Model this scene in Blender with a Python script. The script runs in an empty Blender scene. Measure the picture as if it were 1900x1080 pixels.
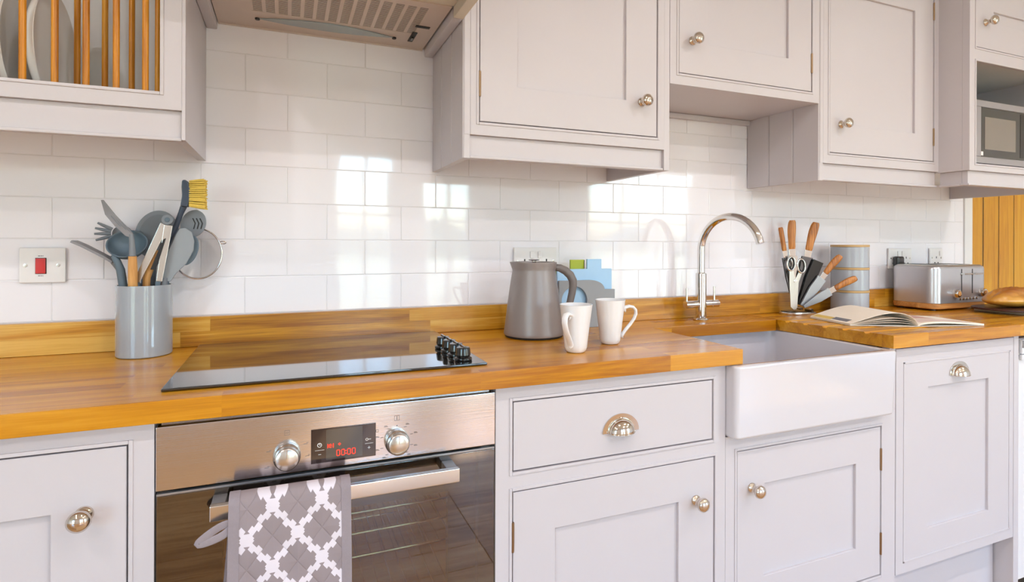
import bpy, bmesh, math, random
from mathutils import Vector, Matrix
random.seed(7)
PI = math.pi
R = math.radians
scene = bpy.context.scene
COL = scene.collection

# ------------------------------------------------------------------ camera, world, exposure
cam_d = bpy.data.cameras.new('camera')
cam = bpy.data.objects.new('camera', cam_d)
COL.objects.link(cam)
cam.location = (0.10222, -1.57646, 1.1671)
YAW, ROLL = 0.3841, 0.0033
cam.rotation_euler = (Matrix.Rotation(-YAW, 3, 'Z') @ Matrix.Rotation(R(90), 3, 'X') @ Matrix.Rotation(ROLL, 3, 'Z')).to_euler()
cam_d.sensor_fit = 'HORIZONTAL'
cam_d.sensor_width = 36.0
cam_d.lens = 1029.23 / 1900 * 36.0
cam_d.shift_y = -88.564 / 1900
cam_d.clip_start = 0.02
scene.camera = cam

vs = scene.view_settings
vs.view_transform = 'Standard'
vs.look = 'None'
vs.gamma = 1.0
vs.use_curve_mapping = False
vs.exposure = 0.04

world = bpy.data.worlds.new('World')
scene.world = world
world.use_nodes = True
wn, wl = world.node_tree.nodes, world.node_tree.links
wn.clear()
w_out = wn.new('ShaderNodeOutputWorld')
w_bg = wn.new('ShaderNodeBackground')
w_sky = wn.new('ShaderNodeTexSky')
w_sky.sky_type = 'NISHITA'
w_sky.sun_disc = False
w_sky.sun_elevation = R(42)
w_sky.sun_rotation = R(60)
w_sky.air_density = 1.0
w_sky.dust_density = 3.0
w_hsv = wn.new('ShaderNodeHueSaturation')
w_hsv.inputs['Saturation'].default_value = 1.35
w_bg.inputs['Strength'].default_value = 3.3
wl.new(w_sky.outputs[0], w_hsv.inputs['Color'])
wl.new(w_hsv.outputs[0], w_bg.inputs['Color'])
wl.new(w_bg.outputs[0], w_out.inputs['Surface'])

sun_d = bpy.data.lights.new('sun', 'SUN')
sun_d.energy = 10.0
sun_d.angle = R(2.0)
sun_d.color = (0.98, 0.98, 1.0)
sun = bpy.data.objects.new('sun', sun_d)
COL.objects.link(sun)
sun.location = (2, -12, 12)
sun.rotation_euler = Vector((-0.18, 0.62, -0.80)).to_track_quat('-Z', 'Y').to_euler()

LAMP_W = (9.0, 16.0)    # ceiling downlights, watts: row over the worktop's edge, row by the windows
LAMP_COL = (1.0, 0.975, 0.985)

ROOM = dict(x0=-4.0, x1=4.9, y0=-3.7, y1=0.0, zc=2.42)
WINDOWS = [(-3.70, -2.02), (0.46, 1.05), (1.30, 1.84), (3.10, 4.60)]  # leftmost window is added out of view, to brighten the left side
WZ0, WZ1 = 0.14, 2.02
for a_, b_ in WINDOWS:                     # portals: guide sky light through each window opening
    pl = bpy.data.lights.new('window_portal', 'AREA')
    pl.shape = 'RECTANGLE'
    pl.size, pl.size_y = b_ - a_, WZ1 - WZ0
    pl.cycles.is_portal = True
    po = bpy.data.objects.new('window_portal', pl)
    COL.objects.link(po)
    po.location = ((a_ + b_) / 2, ROOM['y0'] - 0.16, (WZ0 + WZ1) / 2)
    po.rotation_euler = (R(90), 0, 0)

# ------------------------------------------------------------------ helpers
ORG = {}


def S2L(c):
    def f(v):
        v = v / 255.0
        return v / 12.92 if v <= 0.04045 else ((v + 0.055) / 1.055) ** 2.4
    return (f(c[0]), f(c[1]), f(c[2]), 1.0)


def weighted_normals(me, angle):
    """area-weighted corner normals, split where faces meet at more than angle, so flat faces stay flat"""
    lim = math.cos(R(angle))
    fn = [p.normal.copy() for p in me.polygons]
    fa = [p.area for p in me.polygons]
    vf = [[] for _ in me.vertices]
    for p in me.polygons:
        for v in p.vertices:
            vf[v].append(p.index)
    out = []
    for p in me.polygons:
        n0 = fn[p.index]
        for v in p.vertices:
            s = Vector((0, 0, 0))
            for q in vf[v]:
                if fn[q].dot(n0) >= lim:
                    s += fn[q] * fa[q]
            out.append(s.normalized() if s.length > 1e-12 else n0)
    me.normals_split_custom_set(out)


class MB:
    """collects shapes in world coordinates, then links them as one mesh object"""

    def __init__(self):
        self.v, self.f = [], []

    def add(self, verts, faces, mat=None):
        o = len(self.v)
        for p in verts:
            p = Vector(p)
            self.v.append(mat @ p if mat is not None else p)
        for f in faces:
            self.f.append([i + o for i in f])
        return self

    def add_bm(self, bm, mat=None):
        bm.verts.ensure_lookup_table()
        bm.verts.index_update()
        self.add([v.co.copy() for v in bm.verts], [[v.index for v in f.verts] for f in bm.faces], mat)
        bm.free()
        return self

    def box(self, x0, x1, y0, y1, z0, z1, bev=0.0, mat=None, seg=2):
        bm = bmesh.new()
        vs_ = [bm.verts.new((x, y, z)) for x in (x0, x1) for y in (y0, y1) for z in (z0, z1)]
        for q in ((0, 1, 3, 2), (4, 6, 7, 5), (0, 4, 5, 1), (2, 3, 7, 6), (0, 2, 6, 4), (1, 5, 7, 3)):
            bm.faces.new([vs_[i] for i in q])
        bmesh.ops.recalc_face_normals(bm, faces=bm.faces[:])
        if bev > 0:
            b = min(bev, 0.49 * min(abs(x1 - x0), abs(y1 - y0), abs(z1 - z0)))
            bmesh.ops.bevel(bm, geom=bm.edges[:], offset=b, segments=seg, affect='EDGES', profile=0.5, clamp_overlap=True)
        return self.add_bm(bm, mat)

    def prism(self, poly, axis, a0, a1, bev=0.0, mat=None, seg=2):
        def P(p, a):
            return {'x': (a, p[0], p[1]), 'y': (p[0], a, p[1]), 'z': (p[0], p[1], a)}[axis]
        bm = bmesh.new()
        A = [bm.verts.new(P(p, a0)) for p in poly]
        B = [bm.verts.new(P(p, a1)) for p in poly]
        n = len(poly)
        bm.faces.new(A[::-1])
        bm.faces.new(B)
        for i in range(n):
            bm.faces.new((A[i], A[(i + 1) % n], B[(i + 1) % n], B[i]))
        bmesh.ops.recalc_face_normals(bm, faces=bm.faces[:])
        if bev > 0:
            bmesh.ops.bevel(bm, geom=bm.edges[:], offset=bev, segments=seg, affect='EDGES', profile=0.5, clamp_overlap=True)
        return self.add_bm(bm, mat)

    def lathe(self, prof, n=32, mat=None, sx=1.0, sy=1.0, close=True):
        """profile of (radius, z) turned about local z"""
        verts, faces, rings = [], [], []
        for r, z in prof:
            if r < 1e-6:
                rings.append([len(verts)])
                verts.append((0, 0, z))
            else:
                rings.append(list(range(len(verts), len(verts) + n)))
                for k in range(n):
                    a = 2 * PI * k / n
                    verts.append((r * math.cos(a) * sx, r * math.sin(a) * sy, z))
        for a, b in zip(rings[:-1], rings[1:]):
            for k in range(n):
                k2 = (k + 1) % n
                if len(a) == 1 and len(b) == 1:
                    continue
                if len(a) == 1:
                    faces.append((a[0], b[k2], b[k]))
                elif len(b) == 1:
                    faces.append((a[k], a[k2], b[0]))
                else:
                    faces.append((a[k], a[k2], b[k2], b[k]))
        if close:
            if len(rings[0]) > 1:
                faces.append(rings[0][::-1])
            if len(rings[-1]) > 1:
                faces.append(rings[-1])
        return self.add(verts, faces, mat)

    def tube(self, path, rad, n=12, mat=None, caps=True, flat=1.0, up=None):
        """round (or flattened) bar along a path; rad is a number or a list"""
        P = [Vector(p) for p in path]
        m = len(P)
        if not hasattr(rad, '__len__'):
            rad = [rad] * m
        verts, faces = [], []
        prev = None
        for i in range(m):
            t = (P[min(i + 1, m - 1)] - P[max(i - 1, 0)])
            if t.length < 1e-9:
                t = Vector((0, 0, 1))
            t.normalize()
            if prev is None:
                a = Vector(up) if up else (Vector((0, 0, 1)) if abs(t.z) < 0.9 else Vector((1, 0, 0)))
            else:
                a = prev
            a = (a - t * a.dot(t))
            if a.length < 1e-6:
                a = t.orthogonal()
            a.normalize()
            prev = a
            b = t.cross(a)
            for k in range(n):
                th = 2 * PI * k / n
                verts.append(P[i] + (a * math.cos(th) * flat + b * math.sin(th)) * rad[i])
        for i in range(m - 1):
            for k in range(n):
                k2 = (k + 1) % n
                faces.append((i * n + k, i * n + k2, (i + 1) * n + k2, (i + 1) * n + k))
        if caps:
            faces.append(list(range(n))[::-1])
            faces.append([(m - 1) * n + k for k in range(n)])
        return self.add(verts, faces, mat)

    def grid(self, fn, nu, nv, mat=None):
        verts = [fn(i / nu, j / nv) for i in range(nu + 1) for j in range(nv + 1)]
        faces = []
        for i in range(nu):
            for j in range(nv):
                a = i * (nv + 1) + j
                faces.append((a, a + 1, a + nv + 2, a + nv + 1))
        return self.add(verts, faces, mat)

    def build(self, name, mat, parent=None, smooth=True, angle=38, recalc=True, loc=None):
        org = Vector((0, 0, 0))
        if parent is not None:
            org = ORG[parent.name]
        elif loc is not None:
            org = Vector(loc)
        me = bpy.data.meshes.new(name)
        me.from_pydata([tuple(p - org) for p in self.v], [], self.f)
        if recalc:
            bm = bmesh.new()
            bm.from_mesh(me)
            bmesh.ops.recalc_face_normals(bm, faces=bm.faces[:])
            bm.to_mesh(me)
            bm.free()
        if smooth:
            me.polygons.foreach_set('use_smooth', [True] * len(me.polygons))
            weighted_normals(me, angle)
        me.update()
        if mat is not None:
            me.materials.append(mat)
        o = bpy.data.objects.new(name, me)
        COL.objects.link(o)
        if parent is not None:
            o.parent = parent
        elif loc is not None:
            o.location = loc
        ORG[o.name] = org
        return o


def tag(o, label=None, cat=None, group=None, kind=None):
    if label:
        o['label'] = label
    if cat:
        o['category'] = cat
    if group:
        o['group'] = group
    if kind:
        o['kind'] = kind
    return o


def thing(name, label, cat, loc, group=None):
    o = bpy.data.objects.new(name, None)
    o.empty_display_size = 0.05
    COL.objects.link(o)
    o.location = loc
    ORG[o.name] = Vector(loc)
    return tag(o, label, cat, group)


def inst(src, name, parent, world_loc, rot=None):
    """a copy sharing mesh data, placed with its mesh origin at world_loc"""
    o = src.copy() if isinstance(src, bpy.types.Object) else bpy.data.objects.new(name, src)
    o.name = name
    COL.objects.link(o)
    o.parent = parent
    o.location = Vector(world_loc) - (ORG[parent.name] if parent else Vector((0, 0, 0)))
    if rot:
        o.rotation_euler = rot
    ORG[o.name] = Vector(world_loc)
    return o


def mesh_of(mb, name, mat, smooth=True, angle=38):
    o = mb.build(name, mat, None, smooth, angle)
    me = o.data
    bpy.data.objects.remove(o)
    return me


def M_at(loc, rz=0.0, rx=0.0, ry=0.0):
    return Matrix.Translation(loc) @ Matrix.Rotation(rz, 4, 'Z') @ Matrix.Rotation(ry, 4, 'Y') @ Matrix.Rotation(rx, 4, 'X')


def AXY(loc):
    """local z -> world -y (for things that stick out of a front)"""
    return Matrix.Translation(loc) @ Matrix.Rotation(R(90), 4, 'X')


# ------------------------------------------------------------------ materials
MATS = {}


def new_mat(name):
    m = bpy.data.materials.new(name)
    m.use_nodes = True
    nt = m.node_tree
    for n in list(nt.nodes):
        if n.type not in ('OUTPUT_MATERIAL', 'BSDF_PRINCIPLED'):
            nt.nodes.remove(n)
    b = next(n for n in nt.nodes if n.type == 'BSDF_PRINCIPLED')
    return m, nt.nodes, nt.links, b


def mat(name, rgb, rough=0.5, metal=0.0, noise=0.0, nscale=30.0, bump=0.0, bscale=200.0, coat=0.0, spec=0.5, emis=0.0, rnd=0.0, aniso=None):
    """plain surface with a little procedural variation in tone and relief"""
    m, N, L, b = new_mat(name)
    c = S2L(rgb)
    b.inputs['Base Color'].default_value = c
    b.inputs['Roughness'].default_value = rough
    b.inputs['Metallic'].default_value = metal
    b.inputs['Specular IOR Level'].default_value = spec
    b.inputs['Coat Weight'].default_value = coat
    b.inputs['Coat Roughness'].default_value = 0.05
    tc = N.new('ShaderNodeTexCoord')
    if noise > 0 or rnd > 0:
        nz = N.new('ShaderNodeTexNoise')
        nz.inputs['Scale'].default_value = nscale
        nz.inputs['Detail'].default_value = 4
        L.new(tc.outputs['Object'], nz.inputs['Vector'])
        mr = N.new('ShaderNodeMapRange')
        mr.inputs['To Min'].default_value = 1 - noise
        mr.inputs['To Max'].default_value = 1 + noise
        L.new(nz.outputs['Fac'], mr.inputs['Value'])
        hs = N.new('ShaderNodeHueSaturation')
        hs.inputs['Color'].default_value = c
        if rnd > 0:
            oi = N.new('ShaderNodeObjectInfo')
            m2 = N.new('ShaderNodeMapRange')
            m2.inputs['To Min'].default_value = 1 - rnd
            m2.inputs['To Max'].default_value = 1 + rnd
            L.new(oi.outputs['Random'], m2.inputs['Value'])
            mu = N.new('ShaderNodeMath')
            mu.operation = 'MULTIPLY'
            L.new(mr.outputs[0], mu.inputs[0])
            L.new(m2.outputs[0], mu.inputs[1])
            L.new(mu.outputs[0], hs.inputs['Value'])
        else:
            L.new(mr.outputs[0], hs.inputs['Value'])
        L.new(hs.outputs[0], b.inputs['Base Color'])
    if bump > 0:
        bz = N.new('ShaderNodeTexNoise')
        bz.inputs['Scale'].default_value = bscale
        bz.inputs['Detail'].default_value = 3
        mp = N.new('ShaderNodeMapping')
        if aniso:
            mp.inputs['Scale'].default_value = aniso
        L.new(tc.outputs['Object'], mp.inputs['Vector'])
        L.new(mp.outputs[0], bz.inputs['Vector'])
        bp = N.new('ShaderNodeBump')
        bp.inputs['Strength'].default_value = bump
        bp.inputs['Distance'].default_value = 0.002
        L.new(bz.outputs['Fac'], bp.inputs['Height'])
        L.new(bp.outputs[0], b.inputs['Normal'])
    if emis > 0:
        b.inputs['Emission Color'].default_value = c
        b.inputs['Emission Strength'].default_value = emis
    MATS[name] = m
    return m


def oak(name, dark, mid, light, axis='x', stave=None, rough=0.3, rnd=0.0, grain=1.0, coat=0.25, pores=0.25):
    """oak: grain drawn out along one axis; stave=(length, height) adds jointed staves of different tone"""
    m, N, L, b = new_mat(name)
    tc = N.new('ShaderNodeTexCoord')
    sp = N.new('ShaderNodeSeparateXYZ')
    L.new(tc.outputs['Object'], sp.inputs[0])
    cb = N.new('ShaderNodeCombineXYZ')
    order = {'x': ('X', 'Y', 'Z'), 'z': ('Z', 'X', 'Y'), 'y': ('Y', 'X', 'Z'), 'xz': ('X', 'Z', 'Y')}[axis]
    for i, a in enumerate(order):
        L.new(sp.outputs[a], cb.inputs[i])
    src = cb.outputs[0]
    oi = N.new('ShaderNodeObjectInfo')
    ofs = N.new('ShaderNodeVectorMath')
    ofs.operation = 'MULTIPLY_ADD'
    ofs.inputs[1].default_value = (1, 1, 1)
    L.new(src, ofs.inputs[0])
    rv = N.new('ShaderNodeCombineXYZ')
    mm = N.new('ShaderNodeMath')
    mm.operation = 'MULTIPLY'
    mm.inputs[1].default_value = 37.0
    L.new(oi.outputs['Random'], mm.inputs[0])
    for i in range(3):
        L.new(mm.outputs[0], rv.inputs[i])
    L.new(rv.outputs[0], ofs.inputs[2])
    vec = ofs.outputs[0]
    tone = None
    if stave:
        br = N.new('ShaderNodeTexBrick')
        br.offset = 0.37
        br.offset_frequency = 2
        br.squash = 0.8
        br.squash_frequency = 3
        br.inputs['Scale'].default_value = 1.0
        br.inputs['Brick Width'].default_value = stave[0]
        br.inputs['Row Height'].default_value = stave[1]
        br.inputs['Mortar Size'].default_value = 0.0003
        br.inputs['Mortar Smooth'].default_value = 0.6
        br.inputs['Bias'].default_value = 0.0
        br.inputs['Color1'].default_value = (0, 0, 0, 1)
        br.inputs['Color2'].default_value = (1, 1, 1, 1)
        br.inputs['Mortar'].default_value = (0.25, 0.25, 0.25, 1)
        L.new(src, br.inputs['Vector'])
        tone = br.outputs['Color']
        sv = N.new('ShaderNodeVectorMath')
        sv.operation = 'MULTIPLY_ADD'
        sv.inputs[1].default_value = (3.1, 5.7, 4.3)
        L.new(tone, sv.inputs[0])
        L.new(vec, sv.inputs[2])
        vec = sv.outputs[0]
    mp = N.new('ShaderNodeMapping')
    mp.inputs['Scale'].default_value = (1.6, 26.0, 26.0)
    L.new(vec, mp.inputs['Vector'])
    n1 = N.new('ShaderNodeTexNoise')
    n1.inputs['Scale'].default_value = 1.0 * grain
    n1.inputs['Detail'].default_value = 6
    n1.inputs['Roughness'].default_value = 0.62
    n1.inputs['Distortion'].default_value = 1.1
    L.new(mp.outputs[0], n1.inputs['Vector'])
    mp2 = N.new('ShaderNodeMapping')
    mp2.inputs['Scale'].default_value = (9.0, 330.0, 330.0)
    L.new(vec, mp2.inputs['Vector'])
    n2 = N.new('ShaderNodeTexNoise')
    n2.inputs['Scale'].default_value = 1.0
    n2.inputs['Detail'].default_value = 2
    L.new(mp2.outputs[0], n2.inputs['Vector'])
    mx = N.new('ShaderNodeMix')
    mx.data_type = 'FLOAT'
    mx.inputs[0].default_value = pores
    L.new(n1.outputs['Fac'], mx.inputs[2])
    L.new(n2.outputs['Fac'], mx.inputs[3])
    fac = mx.outputs[0]
    if tone is not None:
        m3 = N.new('ShaderNodeMath')
        m3.operation = 'MULTIPLY_ADD'
        m3.inputs[1].default_value = 0.26
        L.new(tone, m3.inputs[0])
        s0 = N.new('ShaderNodeMath')
        s0.operation = 'SUBTRACT'
        s0.inputs[1].default_value = 0.13
        L.new(fac, s0.inputs[0])
        L.new(s0.outputs[0], m3.inputs[2])
        fac = m3.outputs[0]
    if rnd > 0:
        m4 = N.new('ShaderNodeMath')
        m4.operation = 'MULTIPLY_ADD'
        m4.inputs[1].default_value = rnd
        L.new(oi.outputs['Random'], m4.inputs[0])
        s1 = N.new('ShaderNodeMath')
        s1.operation = 'SUBTRACT'
        s1.inputs[1].default_value = rnd / 2
        L.new(fac, s1.inputs[0])
        L.new(s1.outputs[0], m4.inputs[2])
        fac = m4.outputs[0]
    cr = N.new('ShaderNodeValToRGB')
    e = cr.color_ramp.elements
    e[0].position, e[0].color = 0.30, S2L(dark)
    e[1].position, e[1].color = 0.70, S2L(light)
    k = cr.color_ramp.elements.new(0.5)
    k.color = S2L(mid)
    L.new(fac, cr.inputs['Fac'])
    L.new(cr.outputs['Color'], b.inputs['Base Color'])
    b.inputs['Roughness'].default_value = rough
    b.inputs['Coat Weight'].default_value = coat
    b.inputs['Coat Roughness'].default_value = 0.22
    bp = N.new('ShaderNodeBump')
    bp.inputs['Strength'].default_value = 0.12
    bp.inputs['Distance'].default_value = 0.001
    L.new(n2.outputs['Fac'], bp.inputs['Height'])
    L.new(bp.outputs[0], b.inputs['Normal'])
    MATS[name] = m
    return m


paint = mat('grey_paint', (204, 196, 198), 0.42, noise=0.012, nscale=9, bump=0.03, bscale=260)
paint_in = mat('lightened_paint_inside', (232, 233, 233), 0.55, noise=0.05, nscale=7, bump=0.05, bscale=160)  # cabinet paint made lighter to offset the light missing inside the rack
dark_gap = mat('shadow_gap', (62, 58, 55), 0.8, noise=0.05)
plaster = mat('white_plaster', (232, 231, 231), 0.75, noise=0.01, nscale=6, bump=0.05, bscale=120)
grout = mat('pale_grout', (232, 227, 228), 0.85, noise=0.03, nscale=80)
trim_white = mat('white_trim', (236, 232, 230), 0.35, noise=0.01)
oak_top = oak('oak_worktop', (166, 98, 8), (203, 134, 13), (222, 158, 42), 'x', (0.46, 0.0415), 0.26, coat=0.16)
oak_up = oak('oak_upstand', (150, 88, 10), (204, 140, 32), (230, 180, 86), 'xz', (0.62, 0.0367), 0.30)
oak_plank = oak('oak_planking', (188, 118, 18), (212, 148, 30), (224, 168, 48), 'z', None, 0.42, rnd=0.14, coat=0.1)
oak_floor = oak('oak_floor', (152, 104, 56), (194, 148, 96), (216, 178, 130), 'x', None, 0.4, rnd=0.2, coat=0.1)
oak_rod = oak('oak_rod', (150, 84, 10), (214, 138, 22), (236, 172, 56), 'z', None, 0.38, rnd=0.1, coat=0.2)
beech = oak('beech_handle', (176, 112, 48), (218, 160, 92), (232, 182, 118), 'z', None, 0.45, rnd=0.06, coat=0.0)
olive_wood = oak('grained_knife_wood', (92, 46, 12), (190, 116, 44), (226, 166, 92), 'z', None, 0.4, grain=2.2, rnd=0.1, coat=0.1)
base_wood = oak('toaster_wood', (150, 92, 40), (202, 140, 76), (224, 170, 108), 'x', None, 0.45, coat=0.0, rnd=0.05)
bamboo = mat('bamboo_lid', (196, 158, 104), 0.5, noise=0.05, nscale=60)
smoke_chrome = mat('dark_chrome', (120, 120, 124), 0.14, 1.0, noise=0.05)
chrome = mat('polished_chrome', (226, 222, 218), 0.07, 1.0, noise=0.01)
nickel = mat('polished_nickel', (214, 204, 192), 0.09, 1.0, noise=0.01)
steel = mat('brushed_steel', (208, 205, 206), 0.15, 1.0, noise=0.03, nscale=5, bump=0.06, bscale=1.0, aniso=(6, 500, 900))
steel_soft = mat('satin_steel', (216, 212, 206), 0.24, 1.0, noise=0.02)
brass = mat('aged_brass', (150, 122, 92), 0.35, 0.9, noise=0.08, nscale=120)
ceramic = mat('white_ceramic', (212, 207, 211), 0.10, coat=0.5, noise=0.008)
china = mat('white_china', (238, 234, 233), 0.16, coat=0.4, noise=0.01)
plate_mat = mat('plate_glaze', (242, 238, 234), 0.2, coat=0.3, noise=0.01)
glass_black = mat('black_glass', (9, 9, 11), 0.035, coat=1.0, spec=0.9, noise=0.05)
black_gloss = mat('black_plastic_gloss', (16, 16, 17), 0.16, coat=0.6, noise=0.05)
black_matt = mat('black_plastic', (26, 25, 26), 0.5, noise=0.08)
hood_tan = mat('hood_metal', (208, 190, 178), 0.38, 0.1, noise=0.02, bump=0.03)
hood_paint = mat('hood_canopy_paint', (214, 204, 188), 0.5, noise=0.03)
lens_mat = mat('lamp_lens', (150, 158, 160), 0.22, coat=0.3, noise=0.05, nscale=14)
kettle_mat = mat('taupe_kettle', (150, 140, 137), 0.36, 0.25, noise=0.03, nscale=40, bump=0.04, bscale=900)
kettle_dark = mat('taupe_grip', (118, 108, 104), 0.5, noise=0.04, bump=0.08, bscale=600)
pot_grey = mat('grey_glazed_pot', (164, 168, 174), 0.14, coat=0.7, noise=0.01)
sil_grey = mat('grey_silicone', (128, 132, 138), 0.5, noise=0.03, nscale=40, bump=0.03)
sil_warm = mat('warm_grey_silicone', (138, 134, 136), 0.5, noise=0.03, nscale=40, bump=0.03)
sil_blue = mat('blue_grey_silicone', (96, 112, 124), 0.48, noise=0.03, nscale=40, bump=0.03)
navy = mat('navy_plastic', (62, 72, 88), 0.4, noise=0.04)
bristle_y = mat('yellow_bristle', (238, 204, 96), 0.7, noise=0.12, nscale=220)
board_blue = mat('blue_board', (168, 204, 234), 0.4, noise=0.02, bump=0.06, bscale=500)
board_green = mat('green_board', (164, 176, 40), 0.42, noise=0.03)
board_grey = mat('grey_board_stand', (150, 150, 152), 0.42, noise=0.02)
tin_grey = mat('grey_tin', (174, 177, 184), 0.22, 0.0, coat=0.3, noise=0.01)
toaster_grey = mat('toaster_shell', (198, 195, 198), 0.28, 0.7, noise=0.02, bump=0.06, bscale=1.0, aniso=(8, 8, 600))
red_switch = mat('red_rocker', (206, 24, 22), 0.3, coat=0.3, noise=0.02)
plastic_white = mat('white_plastic', (236, 230, 228), 0.28, noise=0.01)
mark_grey = mat('printed_mark', (70, 70, 74), 0.5, noise=0.03)
mark_soft = mat('faint_printed_mark', (128, 126, 128), 0.5, noise=0.03)
mark_white = mat('white_print', (220, 218, 214), 0.5, emis=0.15)
led_red = mat('red_led', (255, 40, 14), 0.4, emis=2.2)
screen_mat = mat('display_glass', (44, 30, 30), 0.08, coat=0.6, noise=0.05)
screen_mid = mat('display_window', (70, 66, 62), 0.10, coat=0.6, noise=0.1, nscale=40)
enamel = mat('amber_reflection_enamel', (232, 180, 78), 0.35, noise=0.12, nscale=60, bump=0.1, bscale=300)  # amber colour stands in for the oak floor reflected in the door glass
mw_silver = mat('microwave_silver', (176, 170, 172), 0.34, 0.55, noise=0.02)
mw_pale = mat('microwave_pale_panel', (132, 122, 112), 0.25, coat=0.6, noise=0.06, nscale=12)
paper = mat('magazine_paper', (248, 234, 216), 0.55, noise=0.02, nscale=20)
paper_edge = mat('paper_edges', (240, 234, 222), 0.7, noise=0.05, nscale=300)
ink_yellow = mat('yellow_ink', (226, 190, 96), 0.5, noise=0.05)
ink_grey = mat('grey_ink', (122, 120, 126), 0.5, noise=0.2, nscale=300)
ink_pink = mat('pink_photo_ink', (206, 156, 140), 0.45, noise=0.25, nscale=40)
board_dark = mat('dark_serving_board', (74, 40, 32), 0.35, noise=0.15, nscale=30)
pale_wood = mat('pale_wood_foot', (222, 198, 170), 0.5, noise=0.05)
cloth_grey = mat('grey_cloth_binding', (150, 138, 142), 0.9, noise=0.06, nscale=200, bump=0.3, bscale=900)
alum = mat('aluminium_edge', (170, 168, 170), 0.35, 0.8, noise=0.02)
grass = mat('meadow', (126, 132, 106), 0.9, noise=0.35, nscale=2.0)
hill_mat = mat('far_hill', (104, 114, 108), 0.95, noise=0.3, nscale=0.4)
white_appl = mat('white_enamel', (232, 230, 232), 0.2, coat=0.4, noise=0.006)


def tile_material():
    m, N, L, b = new_mat('white_tile_glaze')
    tc = N.new('ShaderNodeTexCoord')
    oi = N.new('ShaderNodeObjectInfo')
    va = N.new('ShaderNodeVectorMath')
    va.operation = 'ADD'
    mu = N.new('ShaderNodeMath')
    mu.operation = 'MULTIPLY'
    mu.inputs[1].default_value = 23.0
    L.new(oi.outputs['Random'], mu.inputs[0])
    L.new(tc.outputs['Object'], va.inputs[0])
    L.new(mu.outputs[0], va.inputs[1])
    nz = N.new('ShaderNodeTexNoise')
    nz.inputs['Scale'].default_value = 9.0
    nz.inputs['Detail'].default_value = 1.0
    L.new(va.outputs[0], nz.inputs['Vector'])
    bp = N.new('ShaderNodeBump')
    bp.inputs['Strength'].default_value = 0.022
    bp.inputs['Distance'].default_value = 0.01
    L.new(nz.outputs['Fac'], bp.inputs['Height'])
    L.new(bp.outputs[0], b.inputs['Normal'])
    L.new(bp.outputs[0], b.inputs['Coat Normal'])
    hs = N.new('ShaderNodeHueSaturation')
    hs.inputs['Color'].default_value = S2L((246, 241, 245))
    mr = N.new('ShaderNodeMapRange')
    mr.inputs['To Min'].default_value = 0.98
    mr.inputs['To Max'].default_value = 1.015
    L.new(oi.outputs['Random'], mr.inputs['Value'])
    L.new(mr.outputs[0], hs.inputs['Value'])
    L.new(hs.outputs[0], b.inputs['Base Color'])
    b.inputs['Roughness'].default_value = 0.06
    b.inputs['Specular IOR Level'].default_value = 0.6
    b.inputs['Coat Weight'].default_value = 0.4
    b.inputs['Coat Roughness'].default_value = 0.03
    return m


def glass_material(name, tint, gloss=0.10, rough=0.0, dark=1.0):
    """thin pane: lets light straight through, with a mirror share"""
    m = bpy.data.materials.new(name)
    m.use_nodes = True
    N, L = m.node_tree.nodes, m.node_tree.links
    N.clear()
    o = N.new('ShaderNodeOutputMaterial')
    t = N.new('ShaderNodeBsdfTransparent')
    t.inputs['Color'].default_value = (*tint, 1)
    g = N.new('ShaderNodeBsdfGlossy')
    g.inputs['Roughness'].default_value = rough
    lw = N.new('ShaderNodeLayerWeight')
    pw = N.new('ShaderNodeMath')
    pw.operation = 'POWER'
    pw.inputs[1].default_value = 5.0
    L.new(lw.outputs['Facing'], pw.inputs[0])
    ad = N.new('ShaderNodeMath')
    ad.operation = 'MULTIPLY_ADD'
    ad.use_clamp = True
    ad.inputs[1].default_value = 0.9 - gloss
    ad.inputs[2].default_value = gloss
    L.new(pw.outputs[0], ad.inputs[0])
    mx = N.new('ShaderNodeMixShader')
    L.new(ad.outputs[0], mx.inputs['Fac'])
    L.new(t.outputs[0], mx.inputs[1])
    L.new(g.outputs[0], mx.inputs[2])
    L.new(mx.outputs[0], o.inputs['Surface'])
    return m


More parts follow.
